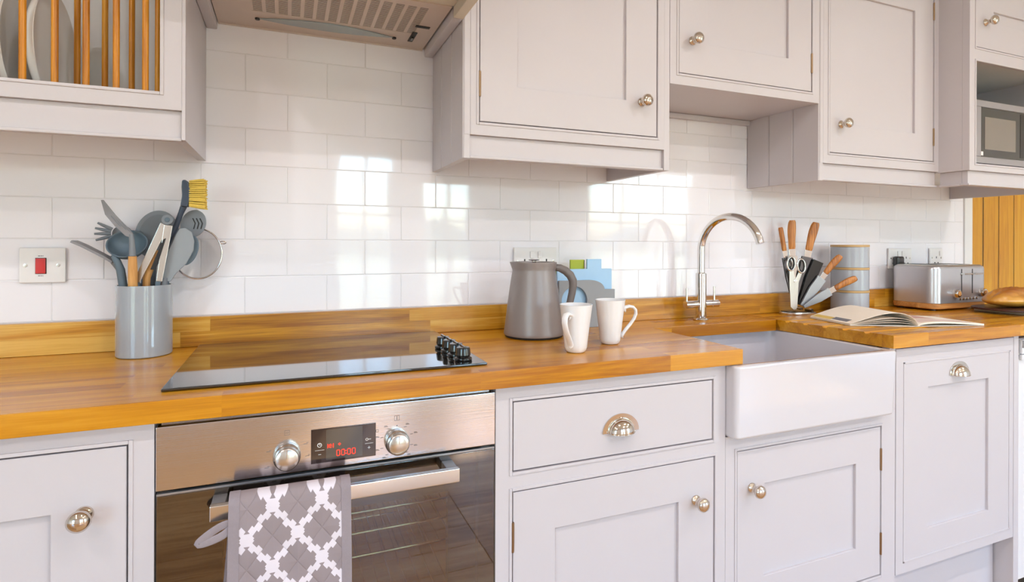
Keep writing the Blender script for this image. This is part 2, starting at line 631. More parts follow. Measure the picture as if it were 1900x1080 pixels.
def glove_material():
    """white stepped lattice printed on grey quilted cotton (local x across, z up)"""
    m, N, L, b = new_mat('lattice_print_cotton')

    def mth(op, a, c=None, d=None, clamp=False):
        n = N.new('ShaderNodeMath')
        n.operation = op
        n.use_clamp = clamp
        for i, v in enumerate((a, c, d)):
            if v is None:
                continue
            if isinstance(v, (int, float)):
                n.inputs[i].default_value = v
            else:
                L.new(v, n.inputs[i])
        return n.outputs[0]
    uv = N.new('ShaderNodeUVMap')
    sp = N.new('ShaderNodeSeparateXYZ')
    L.new(uv.outputs[0], sp.inputs[0])
    u = mth('DIVIDE', mth('SUBTRACT', sp.outputs['X'], 0.0804), 0.0770)
    v = mth('DIVIDE', mth('SUBTRACT', sp.outputs['Y'], 0.7329), 0.0968)
    a = mth('ADD', mth('ADD', u, v), 20.5)
    c = mth('ADD', mth('SUBTRACT', u, v), 20.5)

    def stair(q, along):
        # a band that walks along its diagonal in little steps
        w = mth('SINE', mth('MULTIPLY', along, 2 * PI * 3.0))
        s = mth('MULTIPLY', mth('SIGN', w), 0.036)
        return mth('ADD', q, s)
    d1 = mth('ABSOLUTE', mth('SUBTRACT', mth('FRACT', stair(a, c)), 0.5))
    d2 = mth('ABSOLUTE', mth('SUBTRACT', mth('FRACT', stair(c, a)), 0.5))
    near = mth('MINIMUM', d1, d2)
    band = mth('LESS_THAN', near, 0.090)
    d3 = mth('ADD', mth('ABSOLUTE', mth('SUBTRACT', mth('FRACT', a), 0.5)), mth('ABSOLUTE', mth('SUBTRACT', mth('FRACT', c), 0.5)))
    knot = mth('LESS_THAN', d3, 0.21)
    fac = mth('MAXIMUM', band, knot)
    mx = N.new('ShaderNodeMix')
    mx.data_type = 'RGBA'
    L.new(fac, mx.inputs[0])
    mx.inputs[6].default_value = S2L((150, 136, 138))
    mx.inputs[7].default_value = S2L((224, 214, 221))
    L.new(mx.outputs[2], b.inputs['Base Color'])
    b.inputs['Roughness'].default_value = 0.9
    q1 = mth('ABSOLUTE', mth('SUBTRACT', mth('FRACT', mth('ADD', a, 0.5)), 0.5))
    q2 = mth('ABSOLUTE', mth('SUBTRACT', mth('FRACT', mth('ADD', c, 0.5)), 0.5))
    st = mth('MINIMUM', q1, q2)
    hgt = mth('POWER', mth('MULTIPLY', st, 2.0, None, True), 0.35)
    bp = N.new('ShaderNodeBump')
    bp.inputs['Strength'].default_value = 0.7
    bp.inputs['Distance'].default_value = 0.004
    L.new(hgt, bp.inputs['Height'])
    L.new(bp.outputs[0], b.inputs['Normal'])
    return m


def bread_material():
    m, N, L, b = new_mat('baked_crust')
    tc = N.new('ShaderNodeTexCoord')
    nz = N.new('ShaderNodeTexNoise')
    nz.inputs['Scale'].default_value = 16
    nz.inputs['Detail'].default_value = 5
    L.new(tc.outputs['Object'], nz.inputs['Vector'])
    sp = N.new('ShaderNodeSeparateXYZ')
    L.new(tc.outputs['Object'], sp.inputs[0])
    ma = N.new('ShaderNodeMath')
    ma.operation = 'MULTIPLY_ADD'
    ma.inputs[1].default_value = 11.0
    ma.inputs[2].default_value = -0.34
    L.new(sp.outputs['Z'], ma.inputs[0])
    ad = N.new('ShaderNodeMath')
    ad.operation = 'MULTIPLY_ADD'
    ad.inputs[1].default_value = 0.6
    L.new(nz.outputs['Fac'], ad.inputs[0])
    L.new(ma.outputs[0], ad.inputs[2])
    cr = N.new('ShaderNodeValToRGB')
    e = cr.color_ramp.elements
    e[0].position, e[0].color = 0.15, S2L((228, 168, 66))
    e[1].position, e[1].color = 0.75, S2L((152, 78, 20))
    L.new(ad.outputs[0], cr.inputs['Fac'])
    L.new(cr.outputs[0], b.inputs['Base Color'])
    b.inputs['Roughness'].default_value = 0.35
    b.inputs['Coat Weight'].default_value = 0.3
    bp = N.new('ShaderNodeBump')
    bp.inputs['Strength'].default_value = 0.3
    bp.inputs['Distance'].default_value = 0.004
    L.new(nz.outputs['Fac'], bp.inputs['Height'])
    L.new(bp.outputs[0], b.inputs['Normal'])
    return m


def mesh_material():
    """fine woven sieve wire: alpha by a procedural grid"""
    m, N, L, b = new_mat('sieve_wire')
    b.inputs['Base Color'].default_value = S2L((214, 212, 210))
    b.inputs['Metallic'].default_value = 0.8
    b.inputs['Roughness'].default_value = 0.35
    tc = N.new('ShaderNodeTexCoord')
    sp = N.new('ShaderNodeSeparateXYZ')
    L.new(tc.outputs['Object'], sp.inputs[0])
    outs = []
    for ax in ('X', 'Z'):
        a = N.new('ShaderNodeMath')
        a.operation = 'MULTIPLY'
        a.inputs[1].default_value = 700.0
        L.new(sp.outputs[ax], a.inputs[0])
        f = N.new('ShaderNodeMath')
        f.operation = 'FRACT'
        L.new(a.outputs[0], f.inputs[0])
        l = N.new('ShaderNodeMath')
        l.operation = 'LESS_THAN'
        l.inputs[1].default_value = 0.19
        L.new(f.outputs[0], l.inputs[0])
        outs.append(l.outputs[0])
    mx = N.new('ShaderNodeMath')
    mx.operation = 'MAXIMUM'
    L.new(outs[0], mx.inputs[0])
    L.new(outs[1], mx.inputs[1])
    L.new(mx.outputs[0], b.inputs['Alpha'])
    return m


tile_mat = tile_material()
pane_mat = glass_material('window_glass', (0.96, 0.98, 0.97), 0.03)
oven_glass = glass_material('smoked_oven_glass', (0.70, 0.62, 0.48), 0.17, 0.015)
glove_mat = glove_material()
bread_mat = bread_material()
sieve_mat = mesh_material()


# ------------------------------------------------------------------ setting
X0, X1, Y0, ZC = ROOM['x0'], ROOM['x1'], ROOM['y0'], ROOM['zc']


def struct(o, label=None):
    o['kind'] = 'structure'
    if label:
        o['label'] = label
    return o


wall_back = struct(MB().box(X0 - .1, 3.018, 0.0014, 0.15, 0, ZC).build('wall_back', grout, loc=(0, 0, 0)), 'white metro tiled back wall behind the worktop')
wall_right = struct(MB().box(3.018, X1 + .1, 0.012, 0.15, 0, ZC).build('wall_right', dark_gap, loc=(3.02, 0, 0)), 'oak boarded wall beyond the tiles at the far right')
struct(MB().box(X0 - .1, X0, Y0, 0.0, 0, ZC).build('wall_left', plaster, loc=(X0, 0, 0)), 'white plaster wall out of view at the left')
struct(MB().box(X1, X1 + .1, Y0, 0.0, 0, ZC).build('wall_end', plaster, loc=(X1, 0, 0)), 'white plaster end wall out of view')
mb = MB()
xs = [X0 - .1] + [v for w in WINDOWS for v in w] + [X1 + .1]
for i in range(0, len(xs), 2):
    mb.box(xs[i], xs[i + 1], Y0 - .18, Y0, 0, ZC)
for a, b in WINDOWS:
    mb.box(a, b, Y0 - .18, Y0, 0, WZ0)
    mb.box(a, b, Y0 - .18, Y0, WZ1, ZC)
struct(mb.build('wall_front', plaster, loc=(0, Y0, 0)), 'white window wall opposite the kitchen units')
struct(MB().box(X0 - .1, X1 + .1, Y0 - .18, .15, ZC, ZC + .1).build('ceiling', plaster, loc=(0, 0, ZC)), 'white ceiling')
floor = struct(MB().box(X0 - .1, X1 + .1, Y0 - .18, .15, -.12, -.012).build('floor', dark_gap, loc=(0, 0, 0)), 'oak board floor')
# floor boards near the units, one piece each
fb = mesh_of(MB().box(0, 1.1985, 0, 0.1485, -.0125, 0, 0.0012, seg=1), 'floor_board', oak_floor)
for j in range(13):
    for i in range(8):
        o = inst(fb, 'plank', floor, (X0 + 0.002 + 1.2 * i + (0 if j % 2 == 0 else -0.0), -0.151 - 0.15 * j, 0))
mb = MB()
mb.box(X0, X1, Y0, -0.151 - 0.15 * 12 - .002, -.0125, -.001)
mb.build('board_field', oak_floor, floor)

for k, (a, b) in enumerate(WINDOWS):
    yc = Y0 - .09
    w = thing('window_%d' % (k + 1), 'white framed multi pane window opposite the kitchen units', None, ((a + b) / 2, yc, WZ0))
    w['kind'] = 'structure'
    mb = MB()
    f = .055
    mb.box(a, a + f, yc - .035, yc + .035, WZ0, WZ1).box(b - f, b, yc - .035, yc + .035, WZ0, WZ1)
    mb.box(a + f, b - f, yc - .035, yc + .035, WZ0, WZ0 + f).box(a + f, b - f, yc - .035, yc + .035, WZ1 - f, WZ1)
    mb.build('window_frame', trim_white, w)
    nx = max(2, round((b - a) / .55))
    mb = MB()
    for i in range(1, nx):
        x = a + (b - a) * i / nx
        mb.box(x - .018, x + .018, yc - .02, yc + .02, WZ0 + f, WZ1 - f)
    zt = WZ0 + (WZ1 - WZ0) * .68
    mb.box(a + f, b - f, yc - .019, yc + .019, zt - .015, zt + .015)
    mb.build('glazing_bars', trim_white, w)
    MB().box(a + .01, b - .01, yc - .003, yc + .003, WZ0 + .01, WZ1 - .01).build('pane', pane_mat, w)
    MB().box(a - .03, b + .03, Y0 - .055, Y0 + .05, WZ0 - .03, WZ0 - .001, .004).build('window_sill', trim_white, w)

struct(MB().box(-60, 70, -90, 30, -.5, -.35).build('ground_outside', grass, loc=(0, -20, -.35)), 'meadow outside the windows')
mb = MB()
hp = []
for i in range(49):
    x = -70 + 140 * i / 48
    hp.append((x, 1.9 + 1.2 * math.sin(i * .5) + 1.1 * math.sin(i * 1.3 + 1) + random.uniform(-.3, .3)))
mb.prism([(-70, -.4)] + hp + [(70, -.4)], 'y', -64, -58)
struct(mb.build('hill_outside', hill_mat, loc=(0, -60, 0)), 'low green hills beyond the meadow')

# wall tiles, each a piece of the back wall
TW, TH, Z_L0 = 0.2, 0.0953, 1.1744


def tile_mesh(w, h):
    return mesh_of(MB().box(-w / 2, w / 2, 0, .007, -h / 2, h / 2, .0014, seg=3), 'tile', tile_mat, angle=60)


TM = {}


def get_tile(w, h):
    k = (round(w, 3), round(h, 3))
    if k not in TM:
        TM[k] = tile_mesh(w - .0016, h - .0016)
    return TM[k]


rt = random.Random(3)
for row in range(-2, 9):
    z0 = Z_L0 + row * TH
    z1 = z0 + TH
    off = 0.0 if row % 2 == 0 else 0.1
    for k in range(-7, 16):
        a, b = k * TW + off, k * TW + off + TW
        if a >= 2.961:
            continue
        b = min(b, 2.961)
        if b - a < .012:
            continue
        zz1 = z1
        # tiles wholly hidden by the wall units or the hood are left out
        if z0 > 1.38:
            vis = (b > -.11 and a < .50 and z0 < 1.72) or (b > 1.07 and a < 1.70 and z0 < 1.62)
            if not vis:
                continue
        o = inst(get_tile(b - a, zz1 - z0), 'tile', wall_back, ((a + b) / 2, 0, (z0 + zz1) / 2))
        o.rotation_euler = (R(rt.gauss(0, .16)), 0, R(rt.gauss(0, .13)))

trim = struct(MB().box(2.964, 3.0215, -.006, .006, .9835, 2.3, .003).build('trim_1', trim_white, loc=(2.99, 0, 1)), 'white upright trim between the tiles and the oak boards')
for k in range(9):
    w0 = .106 if k == 0 else .1226
    x0 = 3.0235 if k == 0 else 3.0235 + .1075 + .1226 * (k - 1)
    mb = MB()
    mb.prism([(x0 + .0036, .0118), (x0 + .0036, .0100), (x0 + .0050, .0092), (x0 + w0 - .0050, .0092), (x0 + w0 - .0036, .0100), (x0 + w0 - .0036, .0118)], 'z', .02, 2.3)
    p = mb.build('plank', oak_plank, wall_right, smooth=False)

# ceiling downlights (out of view above)
for x, y, w_ in [(-.9, -1.5, 'left of the oven'), (.5, -1.5, 'in front of the oven'), (1.9, -1.5, 'in front of the dishwasher'), (3.2, -1.5, 'by the oak boarded wall'),
                 (-1.0, -2.6, 'behind the camera, first by the left window'), (1.6, -2.6, 'behind the camera, second along the windows'), (3.0, -2.6, 'behind the camera, furthest along the windows')]:
    d = thing('ceiling_downlight', 'small round recessed ceiling downlight ' + w_, 'light', (x, y, ZC - .012), 'ceiling downlights')
    MB().lathe([(.03, 0), (.044, 0), (.046, .006), (.046, .011), (.03, .011)], 28, Matrix.Translation((x, y, ZC - .012)), close=False).build('rim', trim_white, d)
    l = bpy.data.lights.new('downlight_lamp', 'AREA')
    l.shape = 'DISK'
    l.size = .06
    l.energy = LAMP_W[0] if y > -2 else LAMP_W[1]
    l.color = LAMP_COL
    lo = bpy.data.objects.new('downlight_lamp', l)
    COL.objects.link(lo)
    lo.parent = d
    lo.location = (0, 0, .004)

# ------------------------------------------------------------------ fitted units
YU, YB = -.302, -.510          # front planes of the wall units and of the base units

KNOB_ME = mesh_of(MB().lathe([(0, 0), (.0125, 0), (.0130, .002), (.0105, .005), (.0068, .008), (.0066, .015), (.0085, .018), (.0140, .0215), (.0165, .026), (.0160, .031), (.0120, .0355), (.006, .0378), (0, .0385)], 32), 'knob', nickel, angle=60)
HINGE_ME = mesh_of(MB().box(-.0035, .0035, -.0022, .008, -.03, .03, .001).tube([(0, -.001, -.031), (0, -.001, .031)], .003, 10), 'hinge', brass)


def knob(parent, x, z, y):
    return inst(KNOB_ME, 'knob', parent, (x, y, z), (R(90), 0, 0))


def hinge(parent, x, z, y):
    return inst(HINGE_ME, 'hinge', parent, (x, y, z))


def shaker(parent, name, x0, x1, z0, z1, y, sl, sr, sb, st, panel=True):
    """framed door, panel set back; returns the door"""
    mb = MB()
    b = .0012
    mb.box(x0, x1, y, y + .02, z0, z0 + sb, b) if not panel else None
    if panel:
        # one ring with the opening cut out, faces kept flush
        o = [(x0, z0), (x1, z0), (x1, z1), (x0, z1)]
        i = [(x0 + sl, z0 + sb), (x1 - sr, z0 + sb), (x1 - sr, z1 - st), (x0 + sl, z1 - st)]
        e = .001
        oo = [(x0 + e, z0 + e), (x1 - e, z0 + e), (x1 - e, z1 - e), (x0 + e, z1 - e)]
        ii = [(i[0][0] - e, i[0][1] - e), (i[1][0] + e, i[1][1] - e), (i[2][0] + e, i[2][1] + e), (i[3][0] - e, i[3][1] + e)]
        rings = [[(p[0], y + .02, p[1]) for p in o], [(p[0], y + e, p[1]) for p in o], [(p[0], y, p[1]) for p in oo],
                 [(p[0], y, p[1]) for p in ii], [(p[0], y + e, p[1]) for p in i], [(p[0], y + .02, p[1]) for p in i]]
        verts = [p for r in rings for p in r]
        faces = []
        n = len(rings)
        for k in range(n):
            k2 = (k + 1) % n
            for j in range(4):
                j2 = (j + 1) % 4
                faces.append((k * 4 + j, k * 4 + j2, k2 * 4 + j2, k2 * 4 + j))
        mb.add(verts, faces)
    d = mb.build(name, paint, parent, angle=25)
    if panel:
        MB().box(x0 + sl - .004, x1 - sr + .004, y + .0075, y + .016, z0 + sb - .004, z1 - st + .004).build('door_panel', paint, d)
    return d


def slab(parent, name, x0, x1, z0, z1, y, th=.02):
    return MB().box(x0, x1, y, y + th, z0, z1, .0015).build(name, paint, parent)


def frame_boxes(y, x0, x1, z0, z1, opens, th=.022):
    """face frame as one flat piece with rectangular openings (all openings share one column)"""
    mb = MB()
    xs0, xs1 = opens[0][0], opens[0][1]
    mb.box(x0, xs0, y, y + th, z0, z1)
    mb.box(xs1, x1, y, y + th, z0, z1)
    zs = [z0]
    for o in sorted(opens, key=lambda q: q[2]):
        zs += [o[2], o[3]]
    zs.append(z1)
    for i in range(0, len(zs), 2):
        if zs[i + 1] - zs[i] > .001:
            mb.box(xs0, xs1, y, y + th, zs[i], zs[i + 1])
    return mb


def bead(parent, y, x0, x1, z0, z1, w=.0065, pr=.0022):
    """cock bead round an opening, proud of the frame, inside edge at x0..x1 / z0..z1"""
    mb = MB()
    mb.box(x0 - w, x0, y - pr, y + .012, z0 - w, z1 + w, .0012)
    mb.box(x1, x1 + w, y - pr, y + .012, z0 - w, z1 + w, .0012)
    mb.box(x0, x1, y - pr, y + .012, z0 - w, z0, .0012)
    mb.box(x0, x1, y - pr, y + .012, z1, z1 + w, .0012)
    return mb.build('bead', paint, parent)


G = .0028     # gap round doors
ZTOP = 2.16


def framed_front(parent, y, fx0, fx1, fz0, fz1, opens):
    """frame, beads and the dark rebate behind the gaps"""
    W = .0065
    o2 = [(a - W, b + W, c - W, d + W) for a, b, c, d in opens]
    lo = min(o[0] for o in o2)
    hi = max(o[1] for o in o2)
    mb = MB()
    mb.box(fx0, lo, y, y + .022, fz0, fz1)
    mb.box(hi, fx1, y, y + .022, fz0, fz1)
    zs = [fz0]
    for o in sorted(o2, key=lambda q: q[2]):
        zs += [o[2], o[3]]
        if o[0] > lo + 1e-5:
            mb.box(lo, o[0], y, y + .022, o[2], o[3])
        if o[1] < hi - 1e-5:
            mb.box(o[1], hi, y, y + .022, o[2], o[3])
    zs.append(fz1)
    for i in range(0, len(zs), 2):
        if zs[i + 1] - zs[i] > .001:
            mb.box(lo, hi, y, y + .022, zs[i], zs[i + 1])
    mb.build('face_frame', paint, parent)
    for a, b, c, d in opens:
        bead(parent, y, a, b, c, d)


def side_boards(parent, x_face, dirn, y0, y1, z0, z1, n=3, th=.018):
    """matchboarded side: n upright boards with grooves between, outer face at x_face"""
    for k in range(n):
        a = y0 + (y1 - y0) * k / n
        b = y0 + (y1 - y0) * (k + 1) / n
        lo, hi = min(a, b) + .0006, max(a, b) - .0006
        mb = MB()
        f, g = x_face, x_face + dirn * .0035
        bk = x_face + dirn * th
        mb.prism([(f, lo + .003), (f, hi - .003), (g, hi), (bk, hi), (bk, lo), (g, lo)], 'z', z0, z1)
        mb.build('side_board', paint, parent, smooth=False)


ZB = 1.3720        # underside of the wall units' side panels

# --- plate rack unit (left)
u = thing('plate_rack_unit', 'pale grey wall unit with an open plate rack of upright oak rods', 'cabinet', (-.55, -.15, ZB))
MB().box(-.0949, -.0888, -.302, -.2791, ZB - .001, ZTOP).box(-.1072, -.0888, -.279, -.001, ZB - .001, ZTOP).build('side_panel', paint, u)
mb = MB()
mb.box(-1.10, -.1078, -.014, -.002, 1.4425, ZTOP)              # back
mb.box(-1.10, -.1078, -.279, -.0145, 1.4305, 1.4420)           # bottom shelf
mb.box(-1.10, -1.085, -.279, -.0145, 1.4425, ZTOP)
mb.build('rack_lining', paint_in, u)
framed_front(u, YU, -1.10, -.0952, 1.4300, ZTOP, [(-1.04, -.1325, 1.4640, 2.05)])
MB().box(-1.10, -.0953, -.292, -.280, 1.3760, 1.4297, .001).build('pelmet', paint, u)
MB().box(-1.10, -.0953, -.2985, -.280, 1.3690, 1.3757, .002).build('pelmet_bead', paint, u)
for k in range(19):
    x = -.1595 - .0483 * k
    if x < -1.03:
        break
    MB().tube([(x, -.289, 1.4425), (x, -.289, 2.10)], .0058, 14).build('rod', oak_rod, u)

for k in range(17):
    x = -.1738 - .0502 * k
    if x < -1.03:
        break
    MB().tube([(x, -.1, 1.4425), (x, -.1, 2.10)], .0060, 14).build('rod', oak_rod, u)

# --- wall unit between the cooker hood and the sink
u = thing('wall_cabinet', 'pale grey wall cabinet with one large door, right of the cooker hood', 'cabinet', (.79, -.15, ZB), 'pale grey wall cabinets')
side_boards(u, .4895, 1, -.001, -.3015, ZB, ZTOP)
MB().box(1.0735, 1.0917, -.3015, -.001, ZB, ZTOP, .001).build('side_panel', paint, u)
framed_front(u, YU, .5085, 1.0730, 1.4292, ZTOP, [(.5300, 1.0508, 1.4605, 2.08)])
MB().box(.4937, .5079, YU, YU + .001, 1.4292, ZTOP).build('stile_face', paint, u)
mb = MB().box(.5080, 1.0730, -.279, -.002, 1.4302, 1.4450).box(.5080, 1.0730, -.012, -.002, 1.4455, ZTOP)
mb.build('carcass', paint, u)
MB().box(.5080, 1.0730, -.292, -.274, 1.3790, 1.4287, .001).build('pelmet', paint, u)
MB().box(.5080, 1.0730, -.2990, -.272, 1.3722, 1.3787, .002).build('pelmet_bead', paint, u)
MB().box(.5240, 1.0568, YU + .021, YU + .024, 1.4550, 2.09).build('rebate', dark_gap, u)
d = shaker(u, 'door', .5300 + G, 1.0508 - G, 1.4605 + G, 2.08 - G, YU, .098, .0995, .0925, .09)
knob(d, .9985, 1.5540, YU)
hinge(d, .5314, 1.553, YU)
hinge(d, .5314, 1.99, YU)

# --- short wall unit over the sink
u = thing('wall_cabinet', 'short pale grey wall cabinet set high above the swan neck tap', 'cabinet', (1.385, -.15, 1.6165), 'pale grey wall cabinets')
framed_front(u, YU, 1.0925, 1.6725, 1.6168, ZTOP, [(1.1215, 1.6408, 1.6485, 2.08)])
mb = MB().box(1.0925, 1.6725, -.2795, -.002, 1.6190, 1.6330).box(1.0925, 1.6725, -.012, -.002, 1.6335, ZTOP)
mb.build('carcass', paint, u)
MB().box(1.0925, 1.6725, -.018, -.0015, 1.6005, 1.6185, .003).build('scribe_moulding', paint, u)
MB().box(1.116, 1.646, YU + .021, YU + .024, 1.643, 2.09).build('rebate', dark_gap, u)
d = shaker(u, 'door', 1.1215 + G, 1.6408 - G, 1.6485 + G, 2.08 - G, YU, .098, .0975, .0925, .09)
knob(d, 1.1700, 1.7456, YU)
hinge(d, 1.6394, 1.740, YU)
hinge(d, 1.6394, 2.0, YU)

# --- tall wall unit right of the sink
u = thing('wall_cabinet', 'pale grey wall cabinet above the knife block and grey canisters', 'cabinet', (1.97, -.15, ZB), 'pale grey wall cabinets')
side_boards(u, 1.6735, 1, -.001, -.3015, ZB, ZTOP)
framed_front(u, YU, 1.6920, 2.2695, 1.4285, ZTOP, [(1.7187, 2.2420, 1.4622, 2.08)])
MB().box(1.6780, 1.6914, YU, YU + .001, 1.4285, ZTOP).build('stile_face', paint, u)
mb = MB().box(1.692, 2.2665, -.279, -.002, 1.4302, 1.4450).box(1.692, 2.2665, -.012, -.002, 1.4455, ZTOP)
mb.build('carcass', paint, u)
MB().box(1.6920, 2.2665, -.292, -.274, 1.3800, 1.4280, .001).build('pelmet', paint, u)
MB().box(1.6920, 2.2665, -.2990, -.272, 1.3730, 1.3797, .002).build('pelmet_bead', paint, u)
MB().box(1.713, 2.247, YU + .021, YU + .024, 1.457, 2.09).build('rebate', dark_gap, u)
d = shaker(u, 'door', 1.7187 + G, 2.2420 - G, 1.4622 + G, 2.08 - G, YU, .098, .0995, .0925, .09)
knob(d, 1.7720, 1.5578, YU)
hinge(d, 2.2406, 1.551, YU)
hinge(d, 2.2406, 2.0, YU)

# --- microwave unit (deeper, far right)
YM = -.400
u = thing('microwave_unit', 'deeper pale grey wall unit with an open bay for the microwave', 'cabinet', (2.57, -.2, ZB))
MB().box(2.2690, 2.2865, YM + .0225, -.001, 1.4240, ZTOP, .001).build('side_panel', paint, u)
MB().box(2.8600, 2.8780, YM, -.001, ZB, ZTOP, .001).build('side_panel', paint, u)
framed_front(u, YM, 2.2690, 2.8595, 1.4242, ZTOP, [(2.3045, 2.8340, 1.8500, 2.08)])
# the open bay is cut below the door, so its frame is built apart
u_ff = [o for o in u.children if o.name.startswith('face_frame')][0]
bpy.data.objects.remove(u_ff)
mb = MB()
mb.box(2.2690, 2.2978, YM, YM + .022, 1.4242, ZTOP).box(2.8407, 2.8595, YM, YM + .022, 1.4242, ZTOP)
mb.box(2.2978, 2.8407, YM, YM + .022, 2.0865, ZTOP)
mb.box(2.2978, 2.8407, YM, YM + .022, 1.8090, 1.8435)
mb.box(2.2978, 2.8407, YM, YM + .022, 1.4242, 1.4420)
mb.build('face_frame', paint, u)
bead(u, YM, 2.3045, 2.8340, 1.4486, 1.8025)
mb = MB()
mb.box(2.287, 2.8595, YM + .0225, -.0145, 1.4300, 1.4440)
mb.box(2.287, 2.8595, YM + .0225, -.0145, 1.8180, 1.8320)
mb.box(2.287, 2.8595, -.014, -.002, 1.4300, ZTOP)
mb.build('carcass', paint_in, u)
mb = MB().box(2.2790, 2.8595, YM + .010, YM + .028, 1.3800, 1.4237, .001).box(2.2790, 2.2970, YM + .0285, -.3015, 1.3800, 1.4237, .001)
mb.build('pelmet', paint, u)
mb = MB().box(2.2720, 2.8595, YM + .003, YM + .030, 1.3730, 1.3797, .002).box(2.2720, 2.2990, YM + .0305, -.3020, 1.3730, 1.3797, .002)
mb.build('pelmet_bead', paint, u)
MB().box(2.300, 2.840, YM + .021, YM + .0222, 1.8452, 2.085).build('rebate', dark_gap, u)
d = shaker(u, 'door', 2.3045 + G, 2.8340 - G, 1.8500 + G, 2.08 - G, YM, .098, .0975, .0925, .09)
knob(d, 2.3570, 1.9425, YM)

# --- base units
ZW = .8730          # underside of the worktop


def base_body(u, x0, x1, ztop, y_front=YB + .0245):
    mb = MB()
    mb.box(x0 + .002, x0 + .018, y_front, -.03, .15, ztop)
    mb.box(x1 - .018, x1 - .002, y_front, -.03, .15, ztop)
    mb.box(x0 + .018, x1 - .018, y_front, -.03, .15, .168)
    mb.box(x0 + .018, x1 - .018, -.045, -.03, .168, ztop)
    mb.build('carcass', paint_in, u)
    MB().box(x0 + .001, x1 - .001, -.456, -.438, .002, .149).build('plinth', paint, u)


u = thing('base_cabinet', 'pale grey base cabinet left of the oven with a round nickel knob', 'cabinet', (-.41, -.27, 0), 'pale grey base cabinets')
base_body(u, -.72, -.1005, ZW - .004)
framed_front(u, YB, -.72, -.1005, .150, ZW - .001, [(-.685, -.1362, .185, .8392)])
MB().box(-.690, -.1315, YB + .021, YB + .024, .180, .8445).build('rebate', dark_gap, u)
d = shaker(u, 'door', -.685 + G, -.1362 - G, .185 + G, .8392 - G, YB, .10, .0995, .095, .0945)
knob(d, -.1945, .7368, YB)
hinge(d, -.6836, .75, YB)

u = thing('base_cabinet', 'pale grey base cabinet with a cup handled drawer over a knobbed door', 'cabinet', (.80, -.27, 0), 'pale grey base cabinets')
base_body(u, .4985, 1.1000, ZW - .004)
framed_front(u, YB, .4985, 1.1000, .150, ZW - .001, [(.5352, 1.0620, .6912, .8392), (.5352, 1.0672, .185, .6518)])
MB().box(.5305, 1.0675, YB + .021, YB + .024, .6866, .8440).build('rebate', dark_gap, u)
MB().box(.5305, 1.0720, YB + .021, YB + .024, .180, .6565).build('rebate', dark_gap, u)
dr = slab(u, 'drawer', .5352 + G, 1.0620 - G, .6912 + G, .8392 - G, YB)


def cup_handle(parent, x, z, y, w, h):
    """half-moon cup pull: flat flange with a hollow dome"""
    mb = MB()
    ro, ri = w / 2, w / 2 * .70
    hh = h
    n = 28
    out = [(x + ro * math.cos(PI * i / n), z + hh * math.sin(PI * i / n)) for i in range(n + 1)]
    mb.prism(out, 'y', y - .0028, y - .0001)
    r0 = ri
    H = hh * .74
    D = .024

    def dome(k, shrink):
        def f(s, t):
            a = PI * s
            e = PI / 2 * t
            rr = math.cos(e)
            return Vector((x + (r0 - shrink) * math.cos(a) * rr, y - .0026 - (D - shrink) * math.sin(e), z + (H - shrink) * math.sin(a) * rr + .0))
        return f
    mb.grid(dome(0, 0), 28, 10)
    mb.grid(dome(0, .0018), 28, 10)
    # rolled rim along the open lower edge
    mb.tube([(x + r0 * math.cos(e) * s, y - .0026 - D * math.sin(e), z) for s, e in [(-1, PI / 2 * i / 10) for i in range(11)] + [(1, PI / 2 * (10 - i) / 10) for i in range(1, 11)]], .0012, 8)
    mb.tube([(x + (r0 + .0006) * math.cos(PI * i / 24), y - .003, z + (H + .0006) * math.sin(PI * i / 24)) for i in range(25)], .0016, 8)
    return mb.build('cup_handle', nickel, parent, angle=60, recalc=True)


cup_handle(dr, .7985, .7440, YB, .0950, .0410)
d = shaker(u, 'door', .5352 + G, 1.0672 - G, .185 + G, .6518 - G, YB, .0975, .1045, .10, .0925)
knob(d, 1.0098, .5530, YB)
hinge(d, .5366, .557, YB)
hinge(d, .5366, .27, YB)

u = thing('base_cabinet', 'pale grey base cabinet with a low door under the white sink', 'cabinet', (1.41, -.27, 0), 'pale grey base cabinets')
base_body(u, 1.1010, 1.7245, .660)
framed_front(u, YB, 1.1010, 1.7245, .150, .6915, [(1.1360, 1.6650, .2290, .6530)])
MB().box(1.7000, 1.7245, YB, YB + .022, .6920, ZW - .001).build('filler_strip', paint, u)
MB().box(1.131, 1.670, YB + .021, YB + .024, .224, .658).build('rebate', dark_gap, u)
d = shaker(u, 'door', 1.1360 + G, 1.6650 - G, .2290 + G, .6530 - G, YB, .0890, .0995, .0915, .0915)
knob(d, 1.1850, .5548, YB)
hinge(d, 1.6636, .558, YB)
hinge(d, 1.6636, .319, YB)

u = thing('integrated_dishwasher', 'integrated dishwasher behind a grey panelled door with a nickel cup handle', 'dishwasher', (2.015, -.27, 0))
mb = MB().box(1.7300, 2.3000, YB + .0245, -.03, .214, .858)
mb.build('cabinet_body', paint_in, u)
d = shaker(u, 'door', 1.7285, 2.3030, .2120, .8650, YB, .1435, .1345, .112, .1215)
mb = MB()
x0, x1, z0, z1 = 1.7600, 2.2820, .2420, .8250
for a, b, c, e in ((x0, x0 + .005, z0, z1), (x1 - .005, x1, z0, z1), (x0, x1, z0, z0 + .005), (x0, x1, z1 - .005, z1)):
    mb.box(a, b, YB - .0018, YB + .001, c, e, .0008)
mb.build('bead', paint, d)
cup_handle(d, 2.0170, .7690, YB, .0960, .0405)
MB().box(1.7260, 2.2995, -.456, -.438, .002, .2130).build('plinth', paint, u)

u = MB().box(2.3055, 2.3330, YB, -.03, .002, ZW - .001, .0015).build('end_panel', paint, loc=(2.319, -.27, 0))
tag(u, 'narrow upright grey end panel right of the panelled dishwasher', 'panel')

